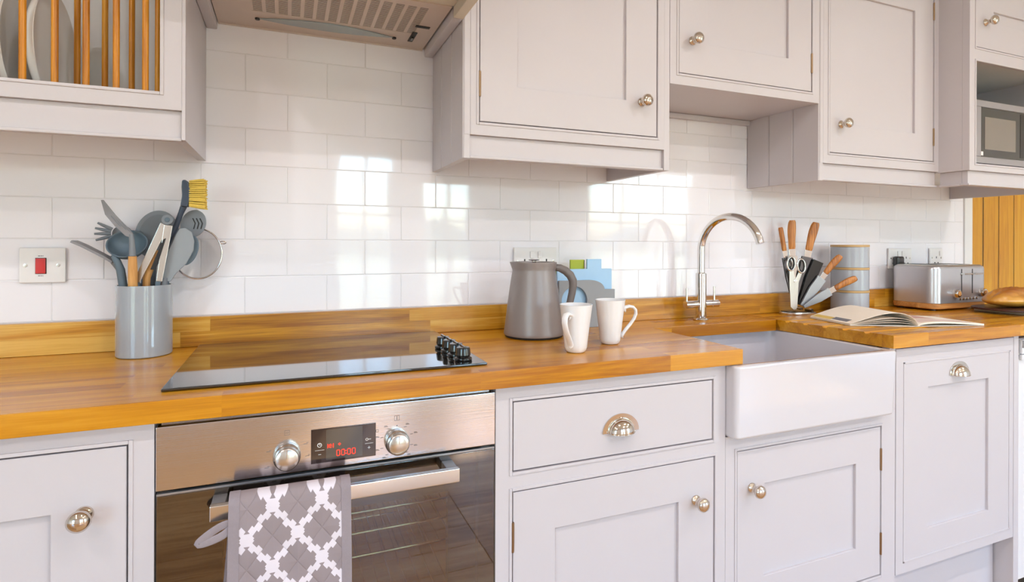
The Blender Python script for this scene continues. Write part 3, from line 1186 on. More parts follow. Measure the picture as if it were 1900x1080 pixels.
u = thing('washing_machine', 'white appliance with a dark display strip at the right edge of the view', 'washing machine', (2.64, -.27, 0))
MB().box(2.3385, 2.9350, YB + .004, -.04, .06, .858, .004).build('body', white_appl, u)
MB().box(2.3400, 2.9335, YB - .006, YB + .0035, .8080, .8560, .002).build('control_panel', white_appl, u)
MB().box(2.3410, 2.4300, YB - .0075, YB - .0063, .8285, .8530).build('display', mark_soft, u)
MB().box(2.3400, 2.9335, YB - .006, YB + .0035, .7880, .8060, .002).build('drawer_front', white_appl, u)
MB().lathe([(.215, 0), (.22, .012), (.19, .022), (.165, .020), (.16, .004)], 48, AXY((2.64, YB + .0035, .47)), close=False).build('door', white_appl, u)
MB().lathe([(0, .012), (.10, .011), (.158, .003), (.158, 0), (0, 0)], 40, AXY((2.64, YB + .0035, .47))).build('door_glass', glass_black, u)
MB().box(2.3500, 2.9200, YB + .02, -.06, .001, .0585).build('plinth', black_matt, u)

# --- worktop with sink cut-out and drainer grooves, and the upstand
wt = MB()
ZT = .910
wt.prism([(-.75, -.0005), (-.75, -.5300), (1.1366, -.5300), (1.1366, -.1640), (1.6438, -.1640), (1.6438, -.0005)], 'z', ZW, ZT, .0016)


def cut_x(y):
    return 1.6440 + (1.6868 - 1.6440) * (y + .164) / (-.5300 + .164)


gy = [-.205, -.268, -.332, -.395, -.458]
ys = [-.0005, -.164]
prof = []          # (y, z) along the top at the cut edge
prof.append((-.0005, ZT))
for g in gy:
    prof += [(g + .0085, ZT), (g + .0055, ZT - .0045), (g, ZT - .0058), (g - .0055, ZT - .0045), (g - .0085, ZT)]
prof += [(-.5284, ZT), (-.5300, ZT - .0016)]
flat = [(y, ZT if k < len(prof) - 1 else ZT - .0016) for k, (y, z) in enumerate(prof)]
XG, XE = 2.060, 2.9550
verts, faces = [], []
n = len(prof)
for k, (y, z) in enumerate(prof):
    verts.append((max(cut_x(min(y, -.164)), 1.6440), y, z))
for k, (y, z) in enumerate(prof):
    verts.append((XG - .03, y, ZT - (ZT - z) * .55 if k < n - 1 else z))
for k, (y, z) in enumerate(flat):
    verts.append((XG, y, z))
for k, (y, z) in enumerate(flat):
    verts.append((XE, y, z))
b0 = len(verts)
for xx in ('c', XE):
    for y in (-.0005, -.5300):
        verts.append(((max(cut_x(min(y, -.164)), 1.644)) if xx == 'c' else xx, y, ZW))
for s in range(3):
    for k in range(n - 1):
        faces.append((s * n + k, s * n + k + 1, (s + 1) * n + k + 1, (s + 1) * n + k))
c0, c1, e0, e1 = b0, b0 + 1, b0 + 2, b0 + 3
faces.append([k for k in range(n)] + [c1, c0])
faces.append([3 * n + k for k in range(n)][::-1] + [e0, e1])
faces.append((c0, c1, e1, e0))
faces.append([n - 1, 2 * n - 1, 3 * n - 1, 4 * n - 1, e1, c1])
faces.append([0, c0, e0, 3 * n, 2 * n, n])
wt.add(verts, faces)
worktop = wt.build('worktop', oak_top, loc=(0, 0, .891), angle=30)
tag(worktop, 'thick oak worktop with a sink cut-out and drainer grooves', 'worktop')

up = MB().box(-.75, 2.9600, -.0200, -.0005, ZT + .0004, .9828, .0012).build('upstand', oak_up, loc=(1.1, -.01, .947))
tag(up, 'long oak upstand along the foot of the tiled wall', 'upstand')

# ------------------------------------------------------------------ appliances
# --- cooker hood between the wall units
h = thing('cooker_hood', 'built in cooker hood with a slotted grille above the black hob', 'hood', (.2, -.2, 1.72))
ZH = 1.7220
mb = MB()
for a, b, c, e in ((-.0620, .0200, -.312, -.004), (.4150, .4590, -.312, -.004)):
    mb.box(a, b, c, e, ZH, ZH + .012)
mb.box(.0200, .4150, -.112, -.004, ZH, ZH + .012).box(.0200, .4150, -.312, -.2840, ZH, ZH + .012)
mb.build('underside_plate', hood_tan, h)
MB().box(-.0620, .4590, -.0040, -.0006, ZH - .004, ZH + .012, .001).build('rear_lip', hood_tan, h)
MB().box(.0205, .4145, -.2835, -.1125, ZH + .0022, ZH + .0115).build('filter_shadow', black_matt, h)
mb = MB()
nc, x0, x1 = 14, .0200, .4150
cw = (x1 - x0) / nc
for k in range(nc + 1):
    x = x0 + cw * k
    mb.box(max(x - .0042, x0), min(x + .0042, x1), -.2838, -.1122, ZH + .0004, ZH + .0020)
for j in range(25):
    y = -.1130 - .0071 * j
    mb.box(x0, x1, y - .0016, y + .0016, ZH + .0006, ZH + .0014)
tag(mb.build('filter_grille', hood_tan, h), kind='stuff')
mb = MB()
pts = []
for i in range(25):
    t = i / 24
    pts.append((.0340 + .3300 * t, -.0700 + .0200 * math.sin(PI * t) ** .9))
for i in range(23, 0, -1):
    t = i / 24
    pts.append((.0340 + .3300 * t, -.0700 - .0330 * math.sin(PI * t) ** .9))
mb.prism(pts, 'z', ZH - .0030, ZH - .0002, .0006)
mb.build('lamp_lens', lens_mat, h)
for x in (.0310, .3665):
    MB().lathe([(0, 0), (.0052, 0), (.006, .0015), (.006, .004)], 16, Matrix.Translation((x, -.0672, ZH - .0040))).build('screw_cap', black_matt, h)
MB().box(.4045, .4180, -.1270, -.0580, ZH - .0025, ZH - .0002, .001).build('slide_switch', black_matt, h)
MB().box(.4080, .4145, -.0960, -.0760, ZH - .0060, ZH - .0026, .001).build('switch_slider', black_gloss, h)
MB().box(.4030, .4400, -.1760, -.1640, ZH - .0025, ZH - .0002, .001).build('slide_switch', black_matt, h)
MB().box(-.0883, -.0640, -.300, -.0006, 1.7030, 1.7300, .003).build('side_batten', paint, h)
MB().box(.4640, .4890, -.300, -.0006, 1.7010, 1.7300, .004).build('side_batten', paint, h)
mb = MB().box(-.0630, .4635, -.425, -.3125, 1.7250, 1.7390).box(-.0880, .4885, -.445, -.4260, 1.7000, 2.16, .003)
mb.box(-.0880, -.0640, -.4255, -.3060, 1.7000, 2.16, .002).box(.4640, .4885, -.4255, -.3060, 1.7000, 2.16, .002)
mb.build('canopy', hood_paint, h)

# --- hob
hb = thing('hob', 'black glass ceramic hob with four knobs set in the oak worktop', 'hob', (.2, -.25, ZT))
MB().prism([(-.0980, -.4750), (.4925, -.4750), (.4925, -.0225), (-.0980, -.0225)], 'z', ZT + .0006, ZT + .0062, .0016).build('glass_plate', glass_black, hb)
KP = MB().lathe([(0, 0), (.0185, 0), (.0195, .002), (.0190, .006), (.0150, .0085), (.0150, .0105), (.0165, .0125), (.0150, .024), (.0140, .0275), (.0120, .0285), (0, .0285)], 36)
KP.box(-.0022, .0022, -.0155, .0155, .0255, .0315, .001)
kme = mesh_of(KP, 'control_knob', black_gloss)
for k in range(4):
    inst(kme, 'control_knob', hb, (.4510 - .0016 * k, -.4360 + .0490 * k, ZT + .0064), (0, 0, R(0)))

# --- oven
ov = thing('oven', 'built in steel oven with a dark glass door below the hob', 'oven', (.198, -.27, .28))
OX0, OX1 = -.0985, .4965
YO = -.512
mb = MB()
mb.box(OX0 + .004, OX1 - .004, -.488, -.02, .285, .2970).box(OX0 + .004, OX1 - .004, -.488, -.02, .8450, .8660)
mb.box(OX0 + .004, OX0 + .02, -.488, -.02, .2970, .8450).box(OX1 - .02, OX1 - .004, -.488, -.02, .2970, .8450)
mb.box(OX0 + .02, OX1 - .02, -.035, -.02, .2970, .8450)
mb.build('casing', steel_soft, ov)
mb = MB()
cx0, cx1, cz0, cz1 = -.040, .4380, .3300, .7000
mb.box(cx0, cx1, -.070, -.066, cz0, cz1).box(cx0, cx0 + .004, -.4860, -.070, cz0, cz1).box(cx1 - .004, cx1, -.4860, -.070, cz0, cz1)
mb.box(cx0, cx1, -.4860, -.070, cz0, cz0 + .004).box(cx0, cx1, -.4860, -.070, cz1 - .004, cz1)
mb.build('cavity', enamel, ov)
for z in (.6450, .6050, .5600, .4500):
    mb = MB()
    mb.tube([(cx0 + .008, -.470, z), (cx1 - .008, -.470, z)], .0024, 8)
    mb.tube([(cx0 + .008, -.090, z), (cx1 - .008, -.090, z)], .0024, 8)
    for i in range(17):
        x = cx0 + .02 + (cx1 - cx0 - .04) * i / 16
        mb.tube([(x, -.470, z), (x, -.090, z)], .0014, 6)
    mb.build('shelf_rack', chrome, ov)
pn = MB().box(OX0, OX1, YO, -.489, .7560, .8620, .0015).build('control_panel', steel, ov)
MB().box(.1422, .2570, YO - .0012, YO - .0002, .7668, .8285, .0004).build('display', screen_mat, pn)
MB().box(.1680, .2325, YO - .0016, YO - .0013, .7710, .8260).build('display_window', screen_mid, pn)


def ring2(mb, x, z, y, r, w, n=20, a0=0, a1=2 * PI):
    pts_o = [(x + r * math.cos(a0 + (a1 - a0) * i / n), z + r * math.sin(a0 + (a1 - a0) * i / n)) for i in range(n + 1)]
    pts_i = [(x + (r - w) * math.cos(a0 + (a1 - a0) * i / n), z + (r - w) * math.sin(a0 + (a1 - a0) * i / n)) for i in range(n + 1)]
    verts = [(p[0], y, p[1]) for p in pts_o] + [(p[0], y, p[1]) for p in pts_i]
    mb.add(verts, [(i, i + 1, n + 2 + i, n + 1 + i) for i in range(n)])


def bar2(mb, x0, x1, z0, z1, y):
    mb.add([(x0, y, z0), (x1, y, z0), (x1, y, z1), (x0, y, z1)], [(0, 1, 2, 3)])


# red digits 00:00 and the two small red symbols above
SEG = {'0': 'abcdef'}
mb = MB()
yd = YO - .0019


def digit(x, z, w, hh, t=.0011):
    s = lambda q: x + q * w + 0.10 * 0
    bar2(mb, x + t, x + w - t, z + hh - t, z + hh, yd)
    bar2(mb, x + t, x + w - t, z, z + t, yd)
    for xx in (x, x + w - t):
        bar2(mb, xx, xx + t, z + t * 1.1, z + hh / 2 - t * .3, yd)
        bar2(mb, xx, xx + t, z + hh / 2 + t * .3, z + hh - t * 1.1, yd)


for x in (.1860, .1945, .2050, .2135):
    digit(x, .7760, .0064, .0115)
bar2(mb, .2022, .2034, .7785, .7797, yd)
bar2(mb, .2022, .2034, .7835, .7847, yd)
bar2(mb, .1702, .1713, .7925, .8000, yd)
ring2(mb, .1755, .7962, yd, .0034, .0011, 12, R(50), R(310))
bar2(mb, .1748, .1780, .7957, .7967, yd)
bar2(mb, .1800, .1811, .7925, .8000, yd)
ring2(mb, .1915, .7975, yd, .0026, .0010, 4)
mb.build('red_readout', led_red, pn, smooth=False)
mb = MB()
yd2 = YO - .0015
ring2(mb, .1568, .7995, yd2, .0040, .0010)
bar2(mb, .1564, .1572, .7995, .8028, yd2)
bar2(mb, .1568, .1592, .7991, .7999, yd2)
bar2(mb, .1490, .1650, .7900, .7906, yd2)
bar2(mb, .1545, .1595, .7822, .7830, yd2)
ring2(mb, .2405, .7995, yd2, .0026, .0009, 14)
bar2(mb, .2430, .2480, .7990, .8000, yd2)
bar2(mb, .2370, .2520, .7915, .7921, yd2)
bar2(mb, .2420, .2470, .7836, .7844, yd2)
bar2(mb, .2441, .2449, .7815, .7865, yd2)
mb.build('white_symbols', mark_white, pn, smooth=False)
for x, extra in ((.1020, False), (.2965, True)):
    c = thing_z = .7885
    prof = [(0, 0), (.0225, 0), (.0232, .002), (.0228, .010), (.0212, .0115), (.0205, .0125), (.0200, .0220), (.0180, .0245), (.0100, .0262), (0, .0268)]
    MB().lathe(prof, 44, AXY((x, YO - .0001, c))).box(x - .0006, x + .0006, YO - .0275, YO - .0255, c + .002, c + .017).build('control_knob', steel_soft, ov, angle=50)
mb = MB()
yp = YO - .0003
x, z = .2965, .7885
ring2(mb, x, z + .0440, yp, .0068, .0007, 4, R(45), R(405))
bar2(mb, x - .0005, x + .0005, z + .0405, z + .0475, yp)
bar2(mb, x - .0010, x + .0010, z + .0290, z + .0305, yp)
for a in (58, 20, -20, -52):
    for s in (1, -1):
        xx, zz = x + s * .030 * math.cos(R(a)), z + .030 * math.sin(R(a))
        bar2(mb, xx - .0028, xx + .0028, zz - .0003, zz + .0003, yp)
        xx, zz = x + s * .0385 * math.cos(R(a)), z + .036 * math.sin(R(a))
        bar2(mb, xx - .0035, xx + .0035, zz - .0010, zz - .0004, yp)
        bar2(mb, xx - .0035, xx + .0020, zz + .0006, zz + .0012, yp)
ring2(mb, x - .0370, z + .0240, yp, .0032, .0006, 4, R(45), R(405))
mb.build('dark_print', mark_grey, pn, smooth=False)
mb = MB()
x = .1020
ring2(mb, x, z + .0400, yp, .0060, .0006, 4, R(45), R(405))
bar2(mb, x - .0030, x + .0030, z + .0395, z + .0400, yp)
for xx, zz in ((.031, .016), (.034, -.006), (-.033, -.018), (-.030, .010)):
    bar2(mb, x + xx - .0035, x + xx + .0035, z + zz, z + zz + .0007, yp)
    bar2(mb, x + xx + .001, x + xx + .0045, z + zz + .002, z + zz + .0027, yp)
mb.build('faint_print', mark_soft, pn, smooth=False)
# door: smoked glass sheet, black printed border behind it, inner window
dr = MB().box(OX0 + .001, OX1 - .001, YO, YO + .004, .2900, .7470, .0008).build('door', oven_glass, ov)
mb = MB()
wx0, wx1, wz0, wz1 = .0000, .3990, .3400, .6740
for a, b, c, e in ((OX0 + .002, wx0, .291, .746), (wx1, OX1 - .002, .291, .746), (wx0, wx1, wz1, .746), (wx0, wx1, .291, wz0)):
    mb.box(a, b, YO + .0046, YO + .020, c, e)
mb.build('door_border', mat('door_border_black', (22, 19, 17), .12, coat=.6, noise=.05), dr)
MB().box(.4560, .4620, YO + .0041, YO + .0045, .300, .744).build('border_line', black_matt, dr)
MB().box(OX0 + .001, OX1 - .001, YO + .001, YO + .012, .7472, .7510, .0005).build('door_top_edge', alum, dr)
hd = MB()
HZ0, HZ1 = .7145, .7405
hd.box(-.0140, .4060, -.566, -.553, HZ0, HZ1, .0022)
hd.build('handle', steel_soft, dr)
for a in (-.0135, .3840):
    MB().box(a, a + .0215, -.5528, YO - .0002, HZ0 + .003, HZ1 - .003, .001).build('handle_bracket', alum, dr)

# --- oven glove folded over the handle
gl = thing('oven_glove', 'grey double oven glove with white lattice print hung on the oven handle', 'oven glove', (.11, -.56, .60))


def drape(s):
    """arc length (m, 0 = front hem) -> (y, z) of the cloth's middle line"""
    front, over = .330, .052
    if s < front:
        t = s / front
        return -.5760 - .0050 * math.sin(PI * t) - .003 * (1 - t), .4180 + (.7420 - .4180) * t
    if s < front + over:
        a = PI * (s - front) / over
        return -.5595 - .0165 * math.cos(a), .7420 + .0095 * math.sin(a)
    t = min(1.0, (s - front - over) / .32)
    return -.5430 + .0110 * math.sin(PI * min(1, t * 1.5)) * 0.8, .7420 - .32 * t


def glove_panel(name, u0, u1, nu, m, th):
    ns = 92
    L = .702
    verts, faces, uvs = [], [], []
    for side in (0, 1):
        for i in range(nu + 1):
            u = u0 + (u1 - u0) * i / nu
            for j in range(ns + 1):
                s = L * j / ns
                y, z = drape(s)
                y2, z2 = drape(min(L, s + .004))
                y1, z1 = drape(max(0, s - .004))
                t = Vector((0, y2 - y1, z2 - z1)).normalized()
                nrm = Vector((0, -t.z, t.y))
                flare = 1 + .030 * max(0, (.74 - z)) / .3
                back = 1 if s > .385 else 0
                x = .1100 + (u - .5) * .1880 * flare - (.010 * back * min(1, (s - .385) / .15) if back else 0)
                wob = .0022 * math.sin(u * 9 + z * 23) * (1 if s < .32 else .3)
                p = Vector((x, y, z)) + nrm * (th / 2 if side == 0 else -th / 2) + Vector((0, -abs(wob), 0))
                verts.append(p)
                uvs.append((x, z if not back else z + .3))
    nn = (nu + 1) * (ns + 1)
    for i in range(nu):
        for j in range(ns):
            a = i * (ns + 1) + j
            faces.append((a, a + 1, a + ns + 2, a + ns + 1))
            faces.append((nn + a, nn + a + ns + 1, nn + a + ns + 2, nn + a + 1))
    for j in range(ns):
        for a in (j, nu * (ns + 1) + j):
            faces.append((a, a + 1, nn + a + 1, nn + a))
    for i in range(nu):
        for a in (i * (ns + 1), i * (ns + 1) + ns):
            faces.append((a, a + ns + 1, nn + a + ns + 1, nn + a))
    mb = MB().add(verts, faces)
    o = mb.build(name, m, gl, angle=70)
    uvl = o.data.uv_layers.new(name='UVMap')
    for lp in o.data.loops:
        uvl.data[lp.index].uv = uvs[lp.vertex_index]
    return o


glove_panel('quilted_cloth', .075, .925, 22, glove_mat, .0072)
glove_panel('binding', -.005, .080, 3, cloth_grey, .0092)
glove_panel('binding', .920, 1.005, 3, cloth_grey, .0092)
mb = MB()


def loop_fn(off):
    pts = []
    for i in range(25):
        t = i / 24
        a = 2 * PI * t
        k = (1 - math.cos(a)) / 2                       # 0 at the seam, 1 at the tip
        pts.append((.0195 - .046 * k, -.5800 - .004 * k, .7110 - .0180 * k + .0105 * math.sin(a) * (1 - .55 * k)))
    return pts


mb.tube(loop_fn(0), .0064, 12, flat=.22, up=(0, 1, 0))
mb.build('hanging_loop', cloth_grey, gl)

# --- microwave
mw = thing('microwave', 'silver framed microwave with a dark window in the wall unit bay', 'microwave', (2.57, -.2, 1.444))
MB().box(2.3240, 2.8100, -.370, -.040, 1.4520, 1.6700, .004).build('casing', black_matt, mw)
mb = MB()
a, b, c, e = 2.3200, 2.8120, 1.4530, 1.6740
y0, y1 = -.3930, -.3705
mb.box(a, b, y0, y1, c, c + .0235, .003).box(a, b, y0, y1, e - .0235, e, .003).box(a, a + .028, y0, y1, c + .0236, e - .0236, .001).box(b - .028, b, y0, y1, c + .0236, e - .0236, .001)
mb.build('door_frame', mw_silver, mw)
MB().box(a + .0285, b - .0285, -.3890, -.3720, c + .024, e - .024).build('door_window', glass_black, mw)
MB().prism([(2.3760 + .0, 1.5040), (2.5600, 1.5040), (2.5600, 1.6180), (2.3760, 1.6180)], 'y', -.3898, -.3891).build('window_screen', mw_pale, mw)  # paler beige rectangle on the door window
MB().box(2.5900, 2.7750, -.3898, -.3891, 1.4850, 1.6450).build('control_panel', black_gloss, mw)
MB().box(2.3520, 2.3660, -.3898, -.3891, 1.4810, 1.4950).build('sticker', plastic_white, mw)
for x in (2.345, 2.785):
    for y in (-.35, -.06):
        MB().lathe([(0, 0), (.010, 0), (.010, .0075)], 12, Matrix.Translation((x, y, 1.4442))).build('foot', black_matt, mw)

# --- white apron sink
sk = thing('apron_sink', 'white ceramic apron front sink set into the oak worktop', 'sink', (1.39, -.33, .69))
SX0, SX1, SY0, SY1, SZ0, SZ1 = 1.1016, 1.6820, -.5450, -.1000, .6925, .8715
bm = bmesh.new()


def rrect(x0, x1, y0, y1, r, n=6):
    pts = []
    for cx, cy, a in ((x1 - r, y1 - r, 0), (x0 + r, y1 - r, 90), (x0 + r, y0 + r, 180), (x1 - r, y0 + r, 270)):
        for i in range(n + 1):
            t = R(a + 90 * i / n)
            pts.append((cx + r * math.cos(t), cy + r * math.sin(t)))
    return pts


def ringloft(rings, cap0=True, cap1=True):
    verts, faces = [], []
    n = len(rings[0])
    for r in rings:
        verts += r
    for k in range(len(rings) - 1):
        for i in range(n):
            j = (i + 1) % n
            faces.append((k * n + i, k * n + j, (k + 1) * n + j, (k + 1) * n + i))
    if cap0:
        faces.append(list(range(n))[::-1])
    if cap1:
        faces.append([(len(rings) - 1) * n + i for i in range(n)])
    return verts, faces


def ring(x0, x1, y0, y1, r, z):
    return [(p[0], p[1], z) for p in rrect(x0, x1, y0, y1, r)]


tp = .009       # the sides draw in a little towards the bottom
rings = [ring(SX0 + .006, SX1 - tp - .006, SY0 + .008, SY1 - .006, .012, SZ0),
         ring(SX0 + .002, SX1 - tp - .002, SY0 + .004, SY1 - .002, .012, SZ0 + .0025),
         ring(SX0, SX1 - tp, SY0 + .002, SY1, .012, SZ0 + .008),
         ring(SX0, SX1, SY0, SY1, .012, SZ1 - .006),
         ring(SX0 + .001, SX1 - .001, SY0 + .001, SY1 - .001, .012, SZ1 - .002),
         ring(SX0 + .005, SX1 - .005, SY0 + .005, SY1 - .005, .012, SZ1),
         ring(SX0 + .020, SX1 - .020, SY0 + .020, SY1 - .020, .026, SZ1),
         ring(SX0 + .024, SX1 - .024, SY0 + .024, SY1 - .024, .026, SZ1 - .004),
         ring(SX0 + .027, SX1 - .027, SY0 + .028, SY1 - .027, .030, .735),
         ring(SX0 + .034, SX1 - .034, SY0 + .035, SY1 - .034, .034, .718),
         ring(SX0 + .055, SX1 - .055, SY0 + .055, SY1 - .055, .034, .711)]
v_, f_ = ringloft(rings)
MB().add(v_, f_).build('basin', ceramic, sk, angle=60)
MB().lathe([(0, 0), (.040, 0), (.044, .002), (.042, .003), (.030, .0015), (0, .001)], 32, Matrix.Translation((1.39, -.30, .7115))).build('waste', chrome, sk)

# --- tap
tx, ty = 1.3965, -.0790
tp_ = thing('mixer_tap', 'polished chrome swan neck mixer tap with two levers behind the sink', 'tap', (tx, ty, ZT))
MB().lathe([(0, 0), (.0245, 0), (.0255, .0025), (.0240, .006), (.0178, .0085), (.0178, .155), (.0165, .158), (.0115, .160), (0, .160)], 36, Matrix.Translation((tx, ty, ZT + .0004))).build('body', chrome, tp_, angle=40)
dirx, diry = math.sin(R(9)), -math.cos(R(9))
pts = [(tx, ty, ZT + .150), (tx, ty, ZT + .235)]
rr = .1120
for i in range(1, 25):
    a = PI * i / 24 * .93
    q = rr * (1 - math.cos(a))
    pts.append((tx + dirx * q, ty + diry * q, ZT + .235 + rr * math.sin(a) * .98))
MB().tube(pts, .0120, 20).build('spout', chrome, tp_, angle=60)
MB().tube([(tx - .0660, ty, ZT + .0540), (tx + .0720, ty, ZT + .0540)], .0120, 20).build('cross_body', chrome, tp_)
for x, z in ((tx - .0600, .0965), (tx + .0560, .1000)):
    MB().tube([(x, ty, ZT + .058), (x, ty, ZT + z + .012)], .0042, 12).build('lever', chrome, tp_)
MB().tube([(tx + .044, ty, ZT + .054), (tx + .0465, ty, ZT + .054)], .0128, 20).build('collar', chrome, tp_)

# --- wall plates
def wall_plate(t, x, z, w, hh):
    MB().box(x - w / 2, x + w / 2, -.0090, -.0020, z - hh / 2, z + hh / 2, .0022).build('faceplate', plastic_white, t)


def outlet(name, label, x, z, w, gangs):
    t = thing(name, label, 'socket', (x, -.005, z))
    wall_plate(t, x, z, w, .086)
    for g in gangs:
        for dx, dz, sx, sz in ((0, .0030, .0042, .0085), (-.0110, -.0200, .0070, .0042), (.0110, -.0200, .0070, .0042)):
            MB().box(x + g + dx - sx / 2, x + g + dx + sx / 2, -.0094, -.0088, z + dz - sz / 2, z + dz + sz / 2).build('pin_slot', black_matt, t)
        rx = x + g * .36 if len(gangs) > 1 else x + .024
        MB().box(rx - .0055, rx + .0055, -.0125, -.0091, z + .010, z + .031, .001).build('rocker', plastic_white, t)
    for s in ((-.060, .060) if len(gangs) > 1 else (-.030, .030)):
        MB().lathe([(0, 0), (.0035, 0), (.0035, .001), (0, .0014)], 14, AXY((x + s, -.0090, z + .001))).build('screw', steel_soft, t)
    return t


outlet('power_socket', 'white double socket on the tiles behind the kettle', .8150, 1.1115, .1445, (-.0370, .0370))
outlet('power_socket', 'white double socket with a black plug behind the toaster', 2.5170, 1.1080, .1465, (-.0370, .0370))
outlet('power_socket', 'white single socket nearest the oak boards', 2.7560, 1.1080, .0860, (0,))
t = thing('cooker_switch', 'square white wall switch with a red rocker left of the utensils', 'switch', (-.4145, -.005, 1.1137))
wall_plate(t, -.4145, 1.1137, .0855, .0795)
MB().box(-.4262, -.4078, -.0135, -.0091, 1.0950, 1.1295, .0016).build('rocker', red_switch, t)
MB().box(-.4272, -.4068, -.0100, -.0091, 1.0940, 1.1305).build('rocker_recess', black_matt, t)
for x in (-.4450, -.3850):
    MB().lathe([(0, 0), (.0038, 0), (.0038, .001), (0, .0014)], 14, AXY((x, -.0090, 1.1137))).box(x - .0032, x + .0032, -.0108, -.0103, 1.1133, 1.1141).build('screw', steel_soft, t)
mb = MB()
for z in (1.1340, 1.0890):
    bar2(mb, -.4220, -.4185, z, z + .0016, -.0093)
    bar2(mb, -.4175, -.4150, z, z + .0016, -.0093)
    bar2(mb, -.4140, -.4125, z, z + .0016, -.0093)
mb.build('printed_marks', mark_grey, t, smooth=False)

pg = thing('plug', 'black mains plug in the double socket behind the toaster', 'plug', (2.4840, -.02, 1.098))
MB().box(2.4620, 2.5060, -.0360, -.0097, 1.0740, 1.1180, .009, seg=3).build('plug_body', black_gloss, pg)
MB().tube([(2.4840, -.0300, 1.0740), (2.4830, -.0300, 1.050), (2.4830, -.0290, 1.0), (2.4860, -.0290, .95), (2.4950, -.0300, .915)], .0034, 10).build('cord', black_matt, pg)

# ------------------------------------------------------------------ things on the worktop
VR = Vector((math.cos(YAW), -math.sin(YAW), 0))      # a handy direction: the way the kettle and mugs are turned

# --- kettle
kx, ky = .7370, -.1690
kt = thing('kettle', 'matt taupe jug kettle on the worktop in front of the socket', 'kettle', (kx, ky, ZT))
MK = Matrix.Translation((kx, ky, ZT))
MB().lathe([(0, .0005), (.0790, .0005), (.0800, .002), (.0800, .005), (0, .0055)], 48, MK).build('base', black_matt, kt)
prof = [(.0700, .0056), (.0820, .0060), (.0832, .0085), (.0826, .014), (.0790, .042), (.0745, .080), (.0695, .118), (.0648, .150), (.0612, .172), (.0598, .181), (.0604, .186), (.0622, .194), (.0640, .2035), (.0640, .2050), (.0625, .2056), (.0605, .2050), (.0585, .192), (.0575, .186)]
bm_ = MB().lathe(prof, 64, MK, close=False)
bd = bm_.build('body', kettle_mat, kt, angle=60)
# pouring lip pulled out on the left
for v in bd.data.vertices:
    zz = v.co.z
    if zz > .186:
        p = Vector((v.co.x, v.co.y, 0))
        d_ = p.normalized().dot(-VR)
        if d_ > .80:
            v.co += -VR * .0035 * ((d_ - .80) / .20) ** 1.5 * (zz - .186) / .02
MB().lathe([(0, .1935), (.030, .1940), (.0560, .1900), (.0575, .1870), (0, .1860)], 48, MK).build('lid', kettle_dark, kt)
MB().lathe([(0, .194), (.0065, .194), (.0065, .2085), (.0150, .2100), (.0155, .2122), (.0060, .2140), (0, .2142)], 24, MK).build('lid_knob', chrome, kt)
pts = []
ctrl = [(.0600, .1900), (.0720, .1890), (.0880, .1810), (.1010, .1690), (.1085, .1540), (.1090, .1380), (.1060, .1180), (.1010, .0960), (.0955, .0780), (.0880, .0640), (.0760, .0600)]
for r_, z_ in ctrl:
    pts.append(Vector((kx, ky, ZT + z_)) + VR * r_)
MB().tube(pts, [.0115, .0125, .0135, .0138, .0135, .0128, .0120, .0113, .0108, .0100, .0090], 18, flat=.85).build('handle', kettle_dark, kt, angle=70)

# --- mugs
def mug_radius(th, z, hgt=.1130):
    t = z / hgt
    r = .0252 + (.0390 - .0252) * (t ** 1.15)
    if t < .10:
        r -= .0055 * (1 - t / .10) ** 2
    sq = .11 * (1 - t) ** .8                       # squarish foot, round mouth
    c = abs(math.cos(th)) ** 4 + abs(math.sin(th)) ** 4
    return r * (1 + sq * (c ** -.25 - 1) * 1.9)


mb = MB()
n = 48
H = .1130
lv = [0, .002, .006, .012, .022, .036, .052, .070, .088, .102, .110, H - .0006]
rings = [[Vector((math.cos(2 * PI * k / n), math.sin(2 * PI * k / n), 0)) * mug_radius(2 * PI * k / n, z) + Vector((0, 0, z)) for k in range(n)] for z in lv]
rings.append([Vector((math.cos(2 * PI * k / n), math.sin(2 * PI * k / n), 0)) * (mug_radius(2 * PI * k / n, H) - .0014) + Vector((0, 0, H)) for k in range(n)])
for z in [H - .0008, .100, .080, .055, .030, .012, .006]:
    rings.append([Vector((math.cos(2 * PI * k / n), math.sin(2 * PI * k / n), 0)) * (mug_radius(2 * PI * k / n, z) - .0030 - (.004 if z < .008 else 0)) + Vector((0, 0, z)) for k in range(n)])
v_, f_ = ringloft(rings)
mb.add(v_, f_)
mug_me = mesh_of(mb, 'cup', china, angle=60)
mb = MB()
hp = [(.0335, .0880), (.0400, .0925), (.0500, .0950), (.0600, .0930), (.0665, .0860), (.0675, .0760), (.0630, .0640), (.0550, .0520), (.0450, .0400), (.0370, .0300), (.0320, .0220), (.0310, .0170), (.0350, .0135)]
mb.tube([(x, 0, z) for x, z in hp], [.0085, .0084, .0080, .0076, .0074, .0072, .0072, .0072, .0074, .0076, .0078, .0064, .0024], 14, flat=.55, up=(0, 0, 1))
mb.tube([(.0340, 0, .0860), (.0395, 0, .0850), (.0400, 0, .0800)], [.0040, .0034, .0012], 10)
hand_me = mesh_of(mb, 'handle', china, angle=70)
for (x, y, a, lab) in ((.7365, -.4135, R(-141), 'white tapered mug standing nearest the worktop edge, handle towards viewer'),
                       (.8720, -.3475, R(-18), 'white tapered mug with its curled handle turned towards the tap')):
    m_ = thing('mug', lab, 'mug', (x, y, ZT + .0004), 'white mugs beside the kettle')
    m_.rotation_euler = (0, 0, a)
    for me, nm in ((mug_me, 'cup'), (hand_me, 'handle')):
        o = bpy.data.objects.new(nm, me)
        COL.objects.link(o)
        o.parent = m_

